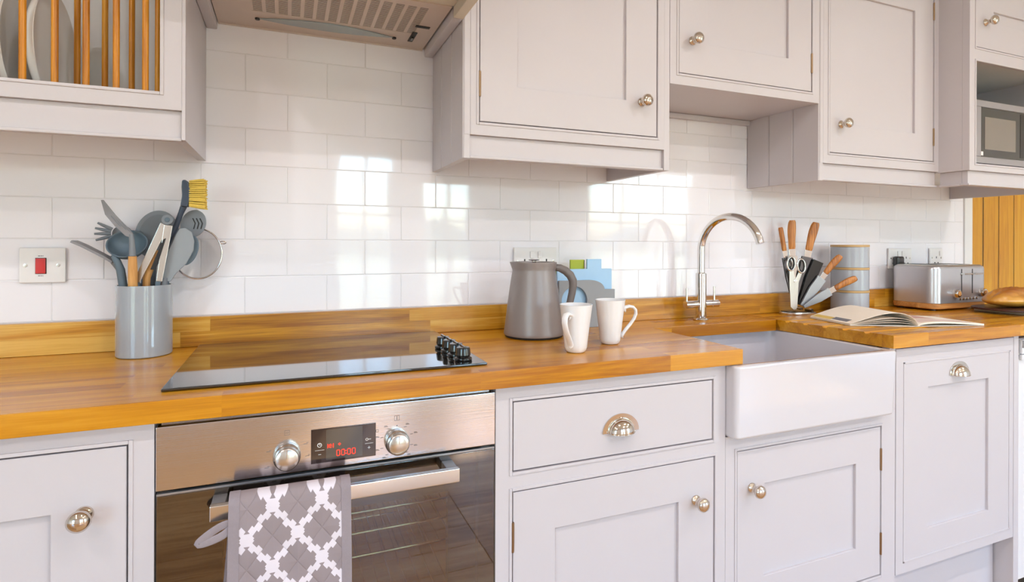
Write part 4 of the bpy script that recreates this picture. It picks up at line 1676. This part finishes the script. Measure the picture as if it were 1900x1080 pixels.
# --- chopping boards in their stand (behind the kettle)
st = thing('board_stand', 'grey chopping board stand with a round hole behind the kettle', 'stand', (.95, -.08, ZT))
prof = [(.8560, ZT + .0005), (1.0500, ZT + .0005), (1.0500, 1.0250), (1.0130, 1.0258)]
for i in range(1, 11):
    a = PI / 2 * i / 10
    prof.append((.9610 + .0520 * math.cos(a), 1.0258 + .0292 * math.sin(a)))
prof += [(.9200, 1.0550), (.8560, 1.0550)]
# outline with a round hole: bridge the hole into the outline
hc, hr = (.9080, .9930), .0440
ys0, ys1 = -.0900, -.0820
def prism_hole(poly, c, r, y0, y1, n=36):
    import mathutils
    hole = [(c[0] + r * math.cos(-2 * PI * i / n), c[1] + r * math.sin(-2 * PI * i / n)) for i in range(n)]
    co = [Vector((p[0], p[1], 0)) for p in poly]
    ho = [Vector((p[0], p[1], 0)) for p in hole]
    tris = mathutils.geometry.tessellate_polygon([co, ho])
    allp = list(poly) + hole
    m_ = len(allp)
    verts = [(p[0], y0, p[1]) for p in allp] + [(p[0], y1, p[1]) for p in allp]
    faces = [t for t in tris] + [(a + m_, c_ + m_, b + m_) for a, b, c_ in tris]
    np_ = len(poly)
    for i in range(np_):
        j = (i + 1) % np_
        faces.append((i, j, j + m_, i + m_))
    for i in range(n):
        j = (i + 1) % n
        faces.append((np_ + i, np_ + j, np_ + j + m_, np_ + i + m_))
    return MB().add(verts, faces)


prism_hole(prof, hc, hr, ys0, ys1).build('front_plate', board_grey, st, angle=30)
MB().box(.8560, 1.0500, -.0815, -.0225, ZT + .0005, ZT + .0080, .001).build('base_plate', board_grey, st)
MB().box(.8560, 1.0500, -.0300, -.0225, ZT + .0085, 1.0200, .001).build('rear_plate', board_grey, st)


def chop(name, lab, m, x0, x1, z1, tab0, tab1, y0, y1, mark=None):
    z0 = ZT + .0090
    b = thing(name, lab, 'chopping board', ((x0 + x1) / 2, (y0 + y1) / 2, z0), 'chopping boards in the grey stand')
    poly = [(x0, z0), (x1, z0), (x1, z1)]
    poly += [(tab1, z1), (tab1, z1 + .0300), (tab0, z1 + .0300), (tab0, z1), (x0, z1)]
    MB().prism(poly, 'y', y0, y1, .0012).build('board', m, b, angle=30)
    if mark:
        MB().box(mark[0], mark[1], y0 - .0006, y0 - .0001, z1 + .002, z1 + .029).build('tab_mark', mark[2], b)
    return b


chop('chopping_board', 'pale blue chopping board with a raised tab in the grey stand', board_blue, .8560, 1.0470, 1.0890, .9590, 1.0100, -.0770, -.0690)
chop('chopping_board', 'chopping board behind the blue one showing only its lime green tab', board_green, .8580, 1.0440, 1.0870, .9080, .9560, -.0640, -.0560, (.9545, .9565, black_matt))

# --- knife block
bx, by_ = 1.8500, -.0850
BA = R(-22)
kb = thing('knife_block', 'chrome and clear knife stand with a fan of blade holders', 'knife block', (bx, by_, ZT))
MKB = Matrix.Translation((bx, by_, ZT)) @ Matrix.Rotation(BA, 4, 'Z')
MB().lathe([(0, .0005), (.0640, .0005), (.0660, .003), (.0660, .0075), (.0630, .0100), (0, .0105)], 48, MKB @ Matrix.Translation((-.012, 0, 0)), sy=.62).build('base', steel_soft, kb)
MB().lathe([(0, .0107), (.0590, .0107), (.0590, .0130), (0, .0132)], 40, MKB @ Matrix.Translation((-.012, 0, 0)), sy=.58).build('base_top', black_gloss, kb)
PV = (-.0120, .0240)                 # pivot of the fan in the block's own x, z


def fan(angle, y):
    """matrix: local +z runs out of the pivot along a blade leaning by angle"""
    return MKB @ Matrix.Translation((PV[0], y, PV[1])) @ Matrix.Rotation(angle, 4, 'Y')


HOLD = [(-10, .0240, .186, .026, 0), (-3.5, .0145, .190, .034, 0), (11.5, .0050, .190, .040, 0), (23, -.0045, .186, .038, 1), (36.5, -.0140, .136, .034, 0), (59.5, -.0235, .122, .030, 0)]
for k, (a, y, ln, w, dk) in enumerate(HOLD):
    m_ = fan(R(a), y)
    for ya, yb in ((-.0042, -.0022), (.0022, .0042)):
        MB().prism([(-w * .16, .012), (w * .16, .012), (w * .5, ln * .62), (w * .5, ln), (-w * .5, ln), (-w * .5, ln * .62)], 'y', ya, yb, .0007, m_).build('blade_holder', black_gloss if dk else (chrome if k == 1 else alum if k in (4, 5) else smoke_chrome), kb, angle=30)
MB().tube([MKB @ Vector((PV[0], -.030, PV[1])), MKB @ Vector((PV[0], .028, PV[1]))], .0052, 16).build('pivot_pin', chrome, kb)
MB().tube([MKB @ Vector((PV[0] + .040, -.026, .018)), MKB @ Vector((PV[0] + .040, .020, .018))], .0048, 16).build('pivot_pin', chrome, kb)


def knife(lab, ang, y, z0, hl, hw, straight=False):
    m_ = fan(R(ang), y)
    k = thing('kitchen_knife', lab, 'knife', m_ @ Vector((0, 0, z0)), 'knives in the knife stand')
    MB().prism([(-hw * .42, z0 - .034), (hw * .42, z0 - .034), (hw * .50, z0 + .004), (-hw * .50, z0 + .004)], 'y', -.0019, .0019, .0007, m_).build('bolster', chrome, k)
    mb = MB()
    N_ = 14
    rings = []
    for i in range(N_ + 1):
        t = i / N_
        z = z0 + .004 + hl * t
        wv = hw * (.50 + (.0 if straight else .10 * math.sin(PI * t * 1.0) - .05 * math.sin(PI * 2 * t)))
        if t > .93:
            wv *= .82
        if t < .05:
            wv *= .92
        bend = 0 if straight else .0065 * (t ** 2.2)
        th_ = .0072 * (1 - .2 * abs(t - .5)) * (.7 if t in (0, 1) else 1)
        rings.append([m_ @ Vector((bend + wv * math.cos(2 * PI * q / 16), th_ * math.sin(2 * PI * q / 16), z)) for q in range(16)])
    v2, f2 = ringloft([[tuple(p) for p in r] for r in rings])
    mb.add(v2, f2)
    mb.build('handle', olive_wood, k, angle=60)
    MB().box(-hw * .22, hw * .22, -.0012, .0012, .030, z0 - .0345, mat=m_).build('blade', chrome, k)
    return k


knife('sharpening steel with a straight reddish handle, furthest left in the stand', -10, .0240, .2080, .0880, .0175, True)
knife('knife with an upright grained handle, tallest in the stand', -3.5, .0145, .2120, .1060, .0250)
knife('knife leaning slightly right with a long grained handle', 11.5, .0050, .2110, .1060, .0265)
knife('smaller knife slanting right, second lowest in the stand', 36.5, -.0140, .1540, .0850, .0215)
knife('smallest knife lying lowest and furthest right in the stand', 59.5, -.0235, .1400, .0860, .0205)

sc = thing('scissors', 'steel kitchen scissors with black lined finger loops in the knife stand', 'scissors', MKB @ Vector((-.045, -.036, .03)))
MS = MKB @ Matrix.Translation((0, -.036, 0))
for cx, cz, tilt in ((-.0540, .1870, R(4)), (-.0175, .1790, R(-6))):
    lp = []
    for i in range(33):
        a = 2 * PI * i / 32
        x, z = .0135 * math.cos(a), .0245 * math.sin(a)
        lp.append(MS @ Vector((cx + x * math.cos(tilt) + z * math.sin(tilt), 0, cz - x * math.sin(tilt) + z * math.cos(tilt))))
    MB().tube(lp, .0034, 10).build('finger_loop', chrome, sc)
    lp2 = [p + (MS.to_3x3() @ Vector((0, -.0008, 0))) for p in [MS @ Vector((cx + .0098 * math.cos(2 * PI * i / 24), 0, cz + .0205 * math.sin(2 * PI * i / 24))) for i in range(25)]]
    MB().tube(lp2, .0032, 8).build('loop_lining', black_matt, sc)
MB().prism([(-.0600, .1640), (-.0460, .1640), (-.0380, .1200), (-.0360, .0300), (-.0420, .0180), (-.0560, .0300), (-.0600, .1200)], 'y', -.0018, .0012, .0008, MS).build('blade', steel_soft, sc)
MB().prism([(-.0250, .1560), (-.0120, .1560), (-.0260, .1180), (-.0300, .0300), (-.0360, .0180), (-.0440, .0300), (-.0440, .1180)], 'y', .0014, .0040, .0008, MS).build('blade', steel_soft, sc)
MB().lathe([(0, 0), (.0050, 0), (.0050, .002), (0, .003)], 16, MS @ Matrix.Translation((-.0400, -.0020, .1240)) @ Matrix.Rotation(R(90), 4, 'X')).build('pivot_screw', chrome, sc)

# --- three stacked canisters
cx, cy, cr = 2.0850, -.1010, .0635
for k, lab in enumerate(('grey canister with a pale wooden lid, bottom of the stack of three', 'grey canister with a pale wooden lid, middle of the stack of three', 'grey canister with a pale wooden lid, topmost of the stack of three')):
    z = ZT + .0004 + .0852 * k
    c = thing('canister', lab, 'canister', (cx, cy, z), 'grey canisters stacked by the toaster')
    MB().lathe([(0, 0), (cr - .001, 0), (cr, .001), (cr, .0760), (0, .0765)], 56, Matrix.Translation((cx, cy, z))).build('tin', tin_grey, c, angle=50)
    MB().lathe([(0, .0767), (cr + .0008, .0767), (cr + .0012, .0778), (cr + .0012, .0838), (cr + .0004, .0848), (0, .0849)], 56, Matrix.Translation((cx, cy, z))).build('lid', bamboo, c, angle=50)

# --- toaster
tt = thing('toaster', 'grey four slot toaster with a wooden band at its foot', 'toaster', (2.575, -.125, ZT))
TX0, TX1, TY0, TY1 = 2.4100, 2.7440, -.2120, -.0330
rings = [ring(TX0 + .006, TX1 - .006, TY0 + .006, TY1 - .006, .032, ZT + .006), ring(TX0 + .001, TX1 - .001, TY0 + .001, TY1 - .001, .036, ZT + .009), ring(TX0, TX1, TY0, TY1, .036, ZT + .014), ring(TX0, TX1, TY0, TY1, .036, ZT + .0275), ring(TX0 + .003, TX1 - .003, TY0 + .003, TY1 - .003, .034, ZT + .0285)]
v_, f_ = ringloft(rings)
MB().add(v_, f_).build('wooden_band', base_wood, tt)
rings = [ring(TX0 + .001, TX1 - .001, TY0 + .001, TY1 - .001, .036, ZT + .0290), ring(TX0 + .001, TX1 - .001, TY0 + .001, TY1 - .001, .036, ZT + .1600),
         ring(TX0 + .003, TX1 - .003, TY0 + .003, TY1 - .003, .035, ZT + .1690), ring(TX0 + .008, TX1 - .008, TY0 + .008, TY1 - .008, .032, ZT + .1740)]
v_, f_ = ringloft(rings)
MB().add(v_, f_).build('shell', toaster_grey, tt, angle=50)
rings = [ring(TX0 + .010, TX1 - .010, TY0 + .010, TY1 - .010, .030, ZT + .1742), ring(TX0 + .012, TX1 - .012, TY0 + .012, TY1 - .012, .028, ZT + .1765), ring(TX0 + .018, TX1 - .018, TY0 + .018, TY1 - .018, .025, ZT + .1775)]
v_, f_ = ringloft(rings)
MB().add(v_, f_).build('top_plate', steel_soft, tt)
for x in (2.455, 2.500, 2.600, 2.645):
    MB().box(x, x + .026, -.185, -.060, ZT + .1777, ZT + .1782).build('bread_slot', black_matt, tt)
for x in (TX0 + .03, TX1 - .03):
    for y in (TY0 + .03, TY1 - .03):
        MB().lathe([(0, .0003), (.012, .0003), (.012, .0058), (0, .0059)], 12, Matrix.Translation((x, y, ZT))).build('foot', black_matt, tt)
for x in (2.5700, 2.6380):
    MB().box(x - .0022, x + .0022, TY0 + .0003, TY0 + .0009, ZT + .0640, ZT + .1610).build('lever_slot', black_matt, tt)
    MB().tube([(x - .008, TY0 - .012, ZT + .1420), (x + .046, TY0 - .012, ZT + .1420)], .0030, 10).box(x - .006, x + .006, TY0 - .010, TY0 + .0002, ZT + .1390, ZT + .1450, .001).build('lever', chrome, tt)
for x in (2.5270, 2.6950):
    MB().lathe([(0, 0), (.0170, 0), (.0180, .003), (.0165, .010), (.0150, .0160), (.0130, .0175), (0, .0178)], 32, AXY((x, TY0 + .0006, ZT + .0665))).build('browning_knob', chrome, tt, angle=50)
    MB().lathe([(0, .0179), (.0095, .0179), (.0080, .0190), (0, .0192)], 24, AXY((x, TY0 + .0006, ZT + .0665))).build('knob_inlay', base_wood, tt)
for k in range(6):
    MB().lathe([(0, 0), (.0052, 0), (.0050, .003), (0, .0042)], 16, AXY((2.5560 + .0215 * k, TY0 + .0006, ZT + .0430 + .0004 * k))).build('button', chrome, tt)

# --- open magazine
mg = thing('magazine', 'open magazine lying with lifted pages on the oak drainer', 'magazine', (1.95, -.34, ZT))
A_ = Vector((1.7880, -.1760, ZT))      # outer left, back
B_ = Vector((1.7455, -.3560, ZT))      # outer left, front
C_ = Vector((1.9270, -.4470, ZT))      # spine, front
D_ = Vector((1.9695, -.2670, ZT))      # spine, back
E_ = Vector((2.1480, -.5080, ZT))      # outer right, front
F_ = Vector((2.1905, -.3280, ZT))      # outer right, back


def leaf(p_back_out, p_front_out, p_front_in, p_back_in, hfun, z0, th):
    def f(off):
        def g(s, t):
            a = p_front_in.lerp(p_front_out, s)
            b = p_back_in.lerp(p_back_out, s)
            p = a.lerp(b, t)
            return p + Vector((0, 0, z0 + hfun(s, t) + off))
        return g
    nu, nv = 22, 10
    mb = MB()
    mb.grid(f(0), nu, nv)
    mb.grid(f(th), nu, nv)
    m_ = (nu + 1) * (nv + 1)
    fs = []
    for i in range(nu):
        for j in (0, nv):
            a, b = i * (nv + 1) + j, (i + 1) * (nv + 1) + j
            fs.append((a, b, b + m_, a + m_))
    for j in range(nv):
        for i in (0, nu):
            a, b = i * (nv + 1) + j, i * (nv + 1) + j + 1
            fs.append((a, b, b + m_, a + m_))
    mb.f += fs
    return mb


hump = lambda k, w: (lambda s, t: k * (math.sin(PI * min(1.0, s ** w)) ** 1.0) * (1 + .10 * t) + .0)
leaf(A_, B_, C_, D_, lambda s, t: .0005, .0006, .0016).build('cover', paper_edge, mg, angle=60)
for k, hgt in enumerate((.009, .015, .021)):
    leaf(A_, B_, C_, D_, hump(hgt, .62), .0025 + .001 * k, .0007).build('page', paper, mg, angle=60)
leaf(A_, B_, C_, D_, hump(.036, .62), .0060, .0012).build('page', paper, mg, angle=60)
top = hump(.036, .62)


def printed(s0, s1, t0, t1, m, name, right=False):
    def g(u, v):
        s, t = s0 + (s1 - s0) * u, t0 + (t1 - t0) * v
        if not right:
            p = C_.lerp(B_, s).lerp(D_.lerp(A_, s), t)
            return p + Vector((0, 0, .0060 + top(s, t) + .0012 + .0003))
        p = C_.lerp(E_, s).lerp(D_.lerp(F_, s), t)
        return p + Vector((0, 0, .0018 + rtop(s, t) + .0050 + .0003))
    MB().grid(g, 12, 6).build(name, m, mg, recalc=False)


rtop = lambda s, t: .0085 * math.sin(PI * min(1.0, s ** .6)) * (1 - .2 * t)
printed(.90, .985, .50, .97, ink_yellow, 'printed_block')
printed(.88, .965, .14, .52, ink_grey, 'printed_block')
leaf(F_, E_, C_, D_, lambda s, t: .0005, .0006, .0012).build('cover', paper_edge, mg, angle=60)
leaf(F_, E_, C_, D_, rtop, .0018, .0050).build('page', paper, mg, angle=60)
printed(.10, .62, .45, .93, ink_pink, 'printed_picture', True)
printed(.08, .90, .06, .36, mat('pale_pink_ink', (226, 198, 186), .5, noise=.08, nscale=60), 'printed_picture', True)

# --- loaf on a board
sb = thing('serving_board', 'dark round edged serving board on pale wooden feet under the loaf', 'board', (2.70, -.31, ZT))
v_, f_ = ringloft([ring(2.5290, 2.8800, -.4300, -.2380, .080, ZT + .0125), ring(2.5240, 2.8850, -.4350, -.2330, .084, ZT + .0145), ring(2.5240, 2.8850, -.4350, -.2330, .084, ZT + .0195), ring(2.5290, 2.8800, -.4300, -.2380, .080, ZT + .0215)])
MB().add(v_, f_).build('slab', board_dark, sb)
for x in (2.6100, 2.8000):
    MB().box(x - .0150, x + .0150, -.4280, -.2400, ZT + .0004, ZT + .0122, .002).build('foot', pale_wood, sb)
ld = thing('bread_loaf', 'golden brown braided loaf of bread on the dark serving board', 'bread', (2.68, -.330, ZT + .0215))
bm = bmesh.new()
bmesh.ops.create_uvsphere(bm, u_segments=112, v_segments=72, radius=1)
for v in bm.verts:
    x, y, z = v.co
    lobe = 0.0
    for q in range(-5, 6):
        for sd in (-1, 1):
            dx, dy = x - (q * .23 + .06 * sd), y - sd * .30
            a_ = R(38) * sd
            ux, uy = dx * math.cos(a_) + dy * math.sin(a_), -dx * math.sin(a_) + dy * math.cos(a_)
            d2 = (ux / .46) ** 2 + (uy / .15) ** 2
            if d2 < 1:
                lobe = max(lobe, math.sqrt(1 - d2))
    f = .74 + .42 * lobe if z > 0 else 1.0
    ex = abs(x) ** 1.15 * (1 if x > 0 else -1)
    zz = z * .0420 * f if z > 0 else z * .0275
    v.co = Vector((2.6900 + x * .1700, -.3300 + y * .0700 * (1 + .04 * math.sin(x * 12)), ZT + .0495 + zz))
mb = MB().add_bm(bm)
mb.build('loaf', bread_mat, ld, angle=180)

# --- utensil pot and what stands in it
px, py = -.2010, -.0850
pt = thing('utensil_pot', 'glossy grey oval pot of kitchen utensils on the worktop', 'pot', (px, py, ZT))
MB().lathe([(0, .0004), (.0535, .0004), (.0555, .0015), (.0562, .004), (.0562, .1590), (.0556, .1600), (.0530, .1600), (.0524, .1585), (.0524, .010), (0, .0085)], 64, Matrix.Translation((px, py, ZT)), sx=.985, sy=1.04).build('pot', pot_grey, pt, angle=50)
ZI = ZT + .020


def plate_xz(poly, y0, y1, bev=.0012):
    return MB().prism(poly, 'y', y0, y1, bev)


def utensil(name, lab, cat, x, y, grp='utensils standing in the grey pot'):
    return thing(name, lab, cat, (x, y, ZT + .012), grp)


def ellipse(cx, cz, a, b, n=36, rot=0):
    return [(cx + a * math.cos(2 * PI * i / n) * math.cos(rot) - b * math.sin(2 * PI * i / n) * math.sin(rot),
             cz + a * math.cos(2 * PI * i / n) * math.sin(rot) + b * math.sin(2 * PI * i / n) * math.cos(rot)) for i in range(n)]


# turner seen edge-on, low left
u = utensil('turner', 'grey turner sticking out low on the left, seen edge on', 'spatula', -.225, -.085)
mb = MB()
path = [(-.3360, 1.1680), (-.3180, 1.1590), (-.2960, 1.1455), (-.2760, 1.1330), (-.2610, 1.1220)]
n_ = len(path)
verts, faces = [], []
for (x, z) in path:
    for y in (-.098, -.056):
        verts += [(x - .0012, y, z - .0022), (x + .0012, y, z + .0022)]
for i in range(n_ - 1):
    o = i * 4
    for a, b in ((0, 1), (1, 3), (3, 2), (2, 0)):
        faces.append((o + a, o + b, o + 4 + b, o + 4 + a))
faces += [(0, 1, 3, 2), tuple((n_ - 1) * 4 + k for k in (0, 2, 3, 1))]
mb.add(verts, faces)
mb.build('blade', sil_warm, u, angle=30)
MB().tube([(-.2640, -.078, 1.1235), (-.2520, -.077, 1.1060), (-.2460, -.076, 1.0850), (-.2420, -.075, 1.0500), (-.2340, -.072, ZI)], [.0060, .0066, .0068, .0068, .0066], 14).build('handle', sil_grey, u)

# slotted turner in front
u = utensil('turner', 'grey slotted turner with a pale wood handle at the front of the pot', 'spatula', -.215, -.12)
bl = [(-0.2719, 1.2576), (-0.2674, 1.2581), (-0.2446, 1.2254), (-0.2199, 1.1957), (-0.2129, 1.1858), (-0.2149, 1.1769), (-0.2268, 1.1799), (-0.2466, 1.2017), (-0.2644, 1.2264)]
plate_xz(bl, -.1360, -.1325, .0008).build('blade', sil_warm, u)
for k in range(3):
    t = .25 + .2 * k
    a = Vector((-.2620, 0, 1.2360)).lerp(Vector((-.2270, 0, 1.1880)), t)
    b = a + Vector((.018, 0, -.0235))
    MB().tube([(a.x + .003 * k, -.1364, a.z + .003 * k), (b.x + .003 * k, -.1364, b.z + .003 * k)], .0010, 6).build('slot', sil_grey, u)
MB().tube([(-.2165, -.1340, 1.1840), (-.2155, -.1330, 1.1700), (-.2150, -.1300, 1.1365)], [.0046, .0054, .0070], 14).build('neck', sil_grey, u)
MB().tube([(-.2150, -.1298, 1.1360), (-.2150, -.1275, 1.1100), (-.2155, -.1235, 1.0700), (-.2130, -.1200, 1.0000), (-.2100, -.1160, ZI + .01)], [.0080, .0092, .0094, .0088, .0080], 16).build('handle', beech, u)

# ladle
u = utensil('ladle', 'blue grey ladle with its bowl facing out, behind the slotted turner', 'ladle', -.235, -.10)
MLd = Matrix.Translation((-.2340, -.094, 1.1620)) @ Matrix.Rotation(R(-52), 4, 'X')
mb = MB()
pr_ = []
for i in range(13):
    a = PI / 2 * i / 12
    pr_.append((.0385 * math.sin(a), -.0300 * math.cos(a)))
pr_ += [(.0400, .0012), (.0385, .0020), (.0365, .0006)]
for i in range(11, -1, -1):
    a = PI / 2 * i / 12
    pr_.append((.0362 * math.sin(a), -.0276 * math.cos(a)))
MB().lathe(pr_, 44, Matrix.Translation((-.2340, -.090, 1.1630)) @ Matrix.Rotation(R(50), 4, 'X'), close=False).build('bowl', sil_blue, u, angle=70)
MB().tube([(-.2560, -.104, 1.1380), (-.2490, -.106, 1.1240), (-.2430, -.104, 1.1050), (-.2390, -.101, 1.0700), (-.2320, -.100, ZI)], [.0060, .0075, .0085, .0085, .0078], 14).build('handle', sil_blue, u)

# spaghetti server behind
u = utensil('pasta_server', 'grey green pasta server with prongs showing behind the ladle', 'pasta server', -.24, -.05)
plate_xz(ellipse(-.2540, 1.1860, .0200, .0190, 28, R(-10)), -.0450, -.0410).build('head', sil_grey, u)
for a in (150, 166, 182, 200):
    d_ = Vector((math.cos(R(a)), -.35, math.sin(R(a))))
    p0 = Vector((-.2560, -.0460, 1.1870))
    MB().tube([p0 + d_ * .018, p0 + d_ * .034, p0 + d_ * .047], [.0040, .0036, .0022], 10).build('prong', sil_grey, u)
MB().tube([(-.2480, -.043, 1.1700), (-.2360, -.045, 1.1200), (-.2240, -.049, 1.0600), (-.2180, -.054, ZI)], .0050, 12).build('handle', sil_grey, u)

# big round serving spoon behind
u = utensil('serving_spoon', 'large grey round serving spoon behind the steel tongs', 'spoon', -.19, -.05)
sp_ = ellipse(-.1830, 1.1850, .0440, .0570, 44, R(-12))
plate_xz(sp_, -.0560, -.0520).build('head', sil_grey, u)
plate_xz(ellipse(-.1830, 1.1830, .0360, .0490, 44, R(-12)), -.0575, -.0562, .0004).build('dish', mat('grey_silicone_dish', (116, 120, 126), .5, noise=.02), u)
MB().tube([(-.1880, -.054, 1.1350), (-.1900, -.054, 1.0900), (-.1930, -.057, ZI)], .0058, 12).build('handle', sil_grey, u)

# tongs
u = utensil('tongs', 'steel tongs standing closed with a grey hinge cap uppermost', 'tongs', -.19, -.105)
def arm(x0, z0, x1, z1, w0, w1, y0, y1, m, nm):
    d_ = Vector((x1 - x0, 0, z1 - z0)).normalized()
    nrm = Vector((d_.z, 0, -d_.x))
    a, b = Vector((x0, 0, z0)), Vector((x1, 0, z1))
    poly = [((a + nrm * w0).x, (a + nrm * w0).z), ((b + nrm * w1).x, (b + nrm * w1).z), ((b - nrm * w1).x, (b - nrm * w1).z), ((a - nrm * w0).x, (a - nrm * w0).z)]
    return plate_xz(poly, y0, y1, .0012).build(nm, m, u)
arm(-.1580, 1.2080, -.2120, 1.0780, .0092, .0062, -.1085, -.1055, steel_soft, 'arm')
arm(-.1500, 1.2060, -.1680, 1.0780, .0086, .0060, -.1120, -.1090, steel_soft, 'arm')
arm(-.2120, 1.0778, -.2170, 1.0000, .0060, .0060, -.1045, -.1005, sil_blue, 'grip_tip')
arm(-.1700, 1.0778, -.1790, .9900, .0050, .0050, -.1120, -.1090, sil_blue, 'grip_tip')
plate_xz([(-.1595, 1.1740), (-.1545, 1.1760), (-.1740, 1.1050), (-.1850, 1.1050)], -.1128, -.1121, .0002).build('arm_slot', black_matt, u)
MB().lathe([(0, -.007), (.0110, -.007), (.0122, -.005), (.0122, .005), (.0110, .007), (0, .007)], 28, Matrix.Translation((-.1520, -.108, 1.2180)) @ Matrix.Rotation(R(90), 4, 'X')).build('hinge_cap', sil_grey, u)
MB().lathe([(0, 0), (.0055, 0), (.0050, .0012), (0, .0016)], 18, AXY((-.1520, -.1152, 1.2180))).build('hinge_pin', sil_blue, u)

# washing-up brush
u = utensil('dish_brush', 'navy washing up brush with yellow bristles, tallest in the pot', 'brush', -.15, -.09)
hp = [(-.2060, -.072, ZI), (-.2040, -.074, 1.0800), (-.1700, -.075, 1.1420), (-.1420, -.083, 1.1980), (-.1290, -.088, 1.2350), (-.1215, -.090, 1.2550)]
MB().tube(hp, [.0060, .0065, .0068, .0062, .0058, .0075], 14).build('handle', navy, u)
plate_xz([(-.1285, 1.2500), (-.1130, 1.2490), (-.1095, 1.2650), (-.1085, 1.2900), (-.1120, 1.3060), (-.1180, 1.3120), (-.1250, 1.3110), (-.1262, 1.2950), (-.1250, 1.2750)], -.1040, -.0760, .0030).build('head', navy, u)
rb = random.Random(5)
mb = MB()
for i in range(14):
    for j in range(7):
        for k in range(3):
            z = 1.2515 + .0044 * i + rb.uniform(-.001, .001)
            y = -.1020 + .0040 * j + rb.uniform(-.001, .001)
            x0_ = -.1105
            ln = .0330 + rb.uniform(-.003, .002)
            dz = (i - 6.5) * .0006 + rb.uniform(-.0015, .0015)
            dy = (j - 2.5) * .0016 + rb.uniform(-.001, .001)
            mb.tube([(x0_, y, z), (x0_ + ln * .6, y + dy * .6, z + dz * .7), (x0_ + ln, y + dy, z + dz)], [.0013, .0014, .0014], 5)
tag(mb.build('bristles', bristle_y, u), kind='stuff')

# slotted spoon
u = utensil('slotted_spoon', 'grey slotted spoon with a rounded head below the brush', 'spoon', -.13, -.068)
plate_xz([(p[0], p[1]) for p in ellipse(-.1060, 1.2110, .0262, .0335, 36, R(-18))], -.0720, -.0670, .0015).build('head', sil_grey, u)
for k in range(3):
    x = -.1040 + .0075 * k
    MB().tube([(x - .0030, -.0726, 1.2240), (x + .0022, -.0728, 1.2120), (x - .0010, -.0726, 1.1985)], .0011, 6).build('slot', black_matt, u)
MB().tube([(-.1220, -.067, 1.1830), (-.1420, -.067, 1.1350), (-.1630, -.068, 1.0800), (-.1720, -.070, ZI)], .0050, 12).build('handle', sil_grey, u)

# flat spatula in front
u = utensil('silicone_spatula', 'broad pale grey spatula leaning right at the front of the pot', 'spatula', -.14, -.118)
plate_xz([(-0.1633, 1.0765), (-0.1633, 1.104), (-0.1542, 1.1416), (-0.1399, 1.1802), (-0.1308, 1.199), (-0.1186, 1.2005), (-0.1054, 1.1904), (-0.1003, 1.17), (-0.1018, 1.1477), (-0.1165, 1.1172), (-0.1369, 1.0948), (-0.1481, 1.0765)], -.0978, -.0932, .0018).build('blade', mat('pale_grey_silicone', (150, 154, 158), .48, noise=.02), u)
MB().tube([(-.1600, -.0955, 1.0850), (-.1640, -.0965, 1.0300), (-.1680, -.098, ZI)], [.0070, .0066, .0062], 12).build('handle', sil_grey, u)

# blue grey spoon behind the spatula
u = utensil('cooking_spoon', 'blue grey spoon edge showing between the spatula and the sieve', 'spoon', -.12, -.075)
plate_xz(ellipse(-.1130, 1.1480, .0190, .0360, 32, R(-16)), -.0880, -.0840, .0015).build('head', sil_blue, u)
MB().tube([(-.1230, -.0860, 1.1200), (-.1570, -.0850, 1.0780), (-.1640, -.083, ZI)], .0044, 12).build('handle', sil_blue, u)

# wooden handled tool in the middle
u = utensil('wooden_handle_tool', 'kitchen tool with a pale wood handle seen between the tong arms', 'spatula', -.19, -.075)
MB().tube([(-.1740, -.093, 1.1480), (-.1850, -.093, 1.1200), (-.1960, -.092, 1.0850), (-.2010, -.090, ZI)], [.0056, .0076, .0080, .0070], 14).build('handle', beech, u)
MB().tube([(-.1640, -.093, 1.1720), (-.1740, -.093, 1.1490)], [.0030, .0050], 12).build('neck', sil_grey, u)

# sieve
u = utensil('sieve', 'round wire mesh sieve with a steel rim leaning against the tiles', 'sieve', -.10, -.045)
sc_, sr_ = (-.1010, 1.1390), .0520
rim = [(sc_[0] + sr_ * math.cos(2 * PI * i / 56), -.0320, sc_[1] + (sr_ + .009) * math.sin(2 * PI * i / 56)) for i in range(57)]
MB().tube(rim, .0021, 10).build('rim', chrome, u)
mb = MB()
verts, faces = [], []
def dish(s, t):
    a = 2 * PI * s
    return Vector((sc_[0] + sr_ * t * math.cos(a), -.0310 + .0150 * (1 - t * t), sc_[1] + (sr_ + .009) * t * math.sin(a)))
mb.grid(dish, 56, 10)
mb.build('wire_mesh', sieve_mat, u, angle=180)
lp = [(-.0470 + .0070 * math.cos(2 * PI * i / 20 + PI), -.0320, 1.1665 + .0032 * math.sin(2 * PI * i / 20 + PI)) for i in range(21)]
MB().tube(lp, .0012, 8).build('hook', chrome, u)
MB().tube([(-.1450, -.034, 1.1020), (-.1600, -.041, 1.0850), (-.1690, -.053, 1.0650), (-.1740, -.060, ZI)], .0032, 10).build('handle', chrome, u)

# --- plates in the rack
def rack_plate(x, y, z, r, tilt, lab, turn=0.0):
    p = thing('dinner_plate', lab, 'plate', (x, y, z), 'white plates in the plate rack')
    prof = [(0, 0), (r * .70, 0), (r * .80, .0015), (r * .89, .0060), (r * .95, .0120), (r * .985, .0185), (r, .0222), (r - .0012, .0232), (r * .968, .0195), (r * .93, .0140), (r * .87, .0085), (r * .78, .0048), (r * .68, .0036), (0, .0036)]
    MB().lathe(prof, 64, Matrix.Translation((x, y, z)) @ Matrix.Rotation(turn, 4, 'Z') @ Matrix.Rotation(R(90) + tilt, 4, 'Y')).build('dish', plate_mat, p, angle=60)


rack_plate(-.3655, -.1550, 1.5615, .1190, 0.0, 'white dinner plate standing between the first two rods in view')
rack_plate(-.4155, -.1550, 1.5615, .1190, 0.0, 'white dinner plate furthest left in the rack, cut by the picture edge')
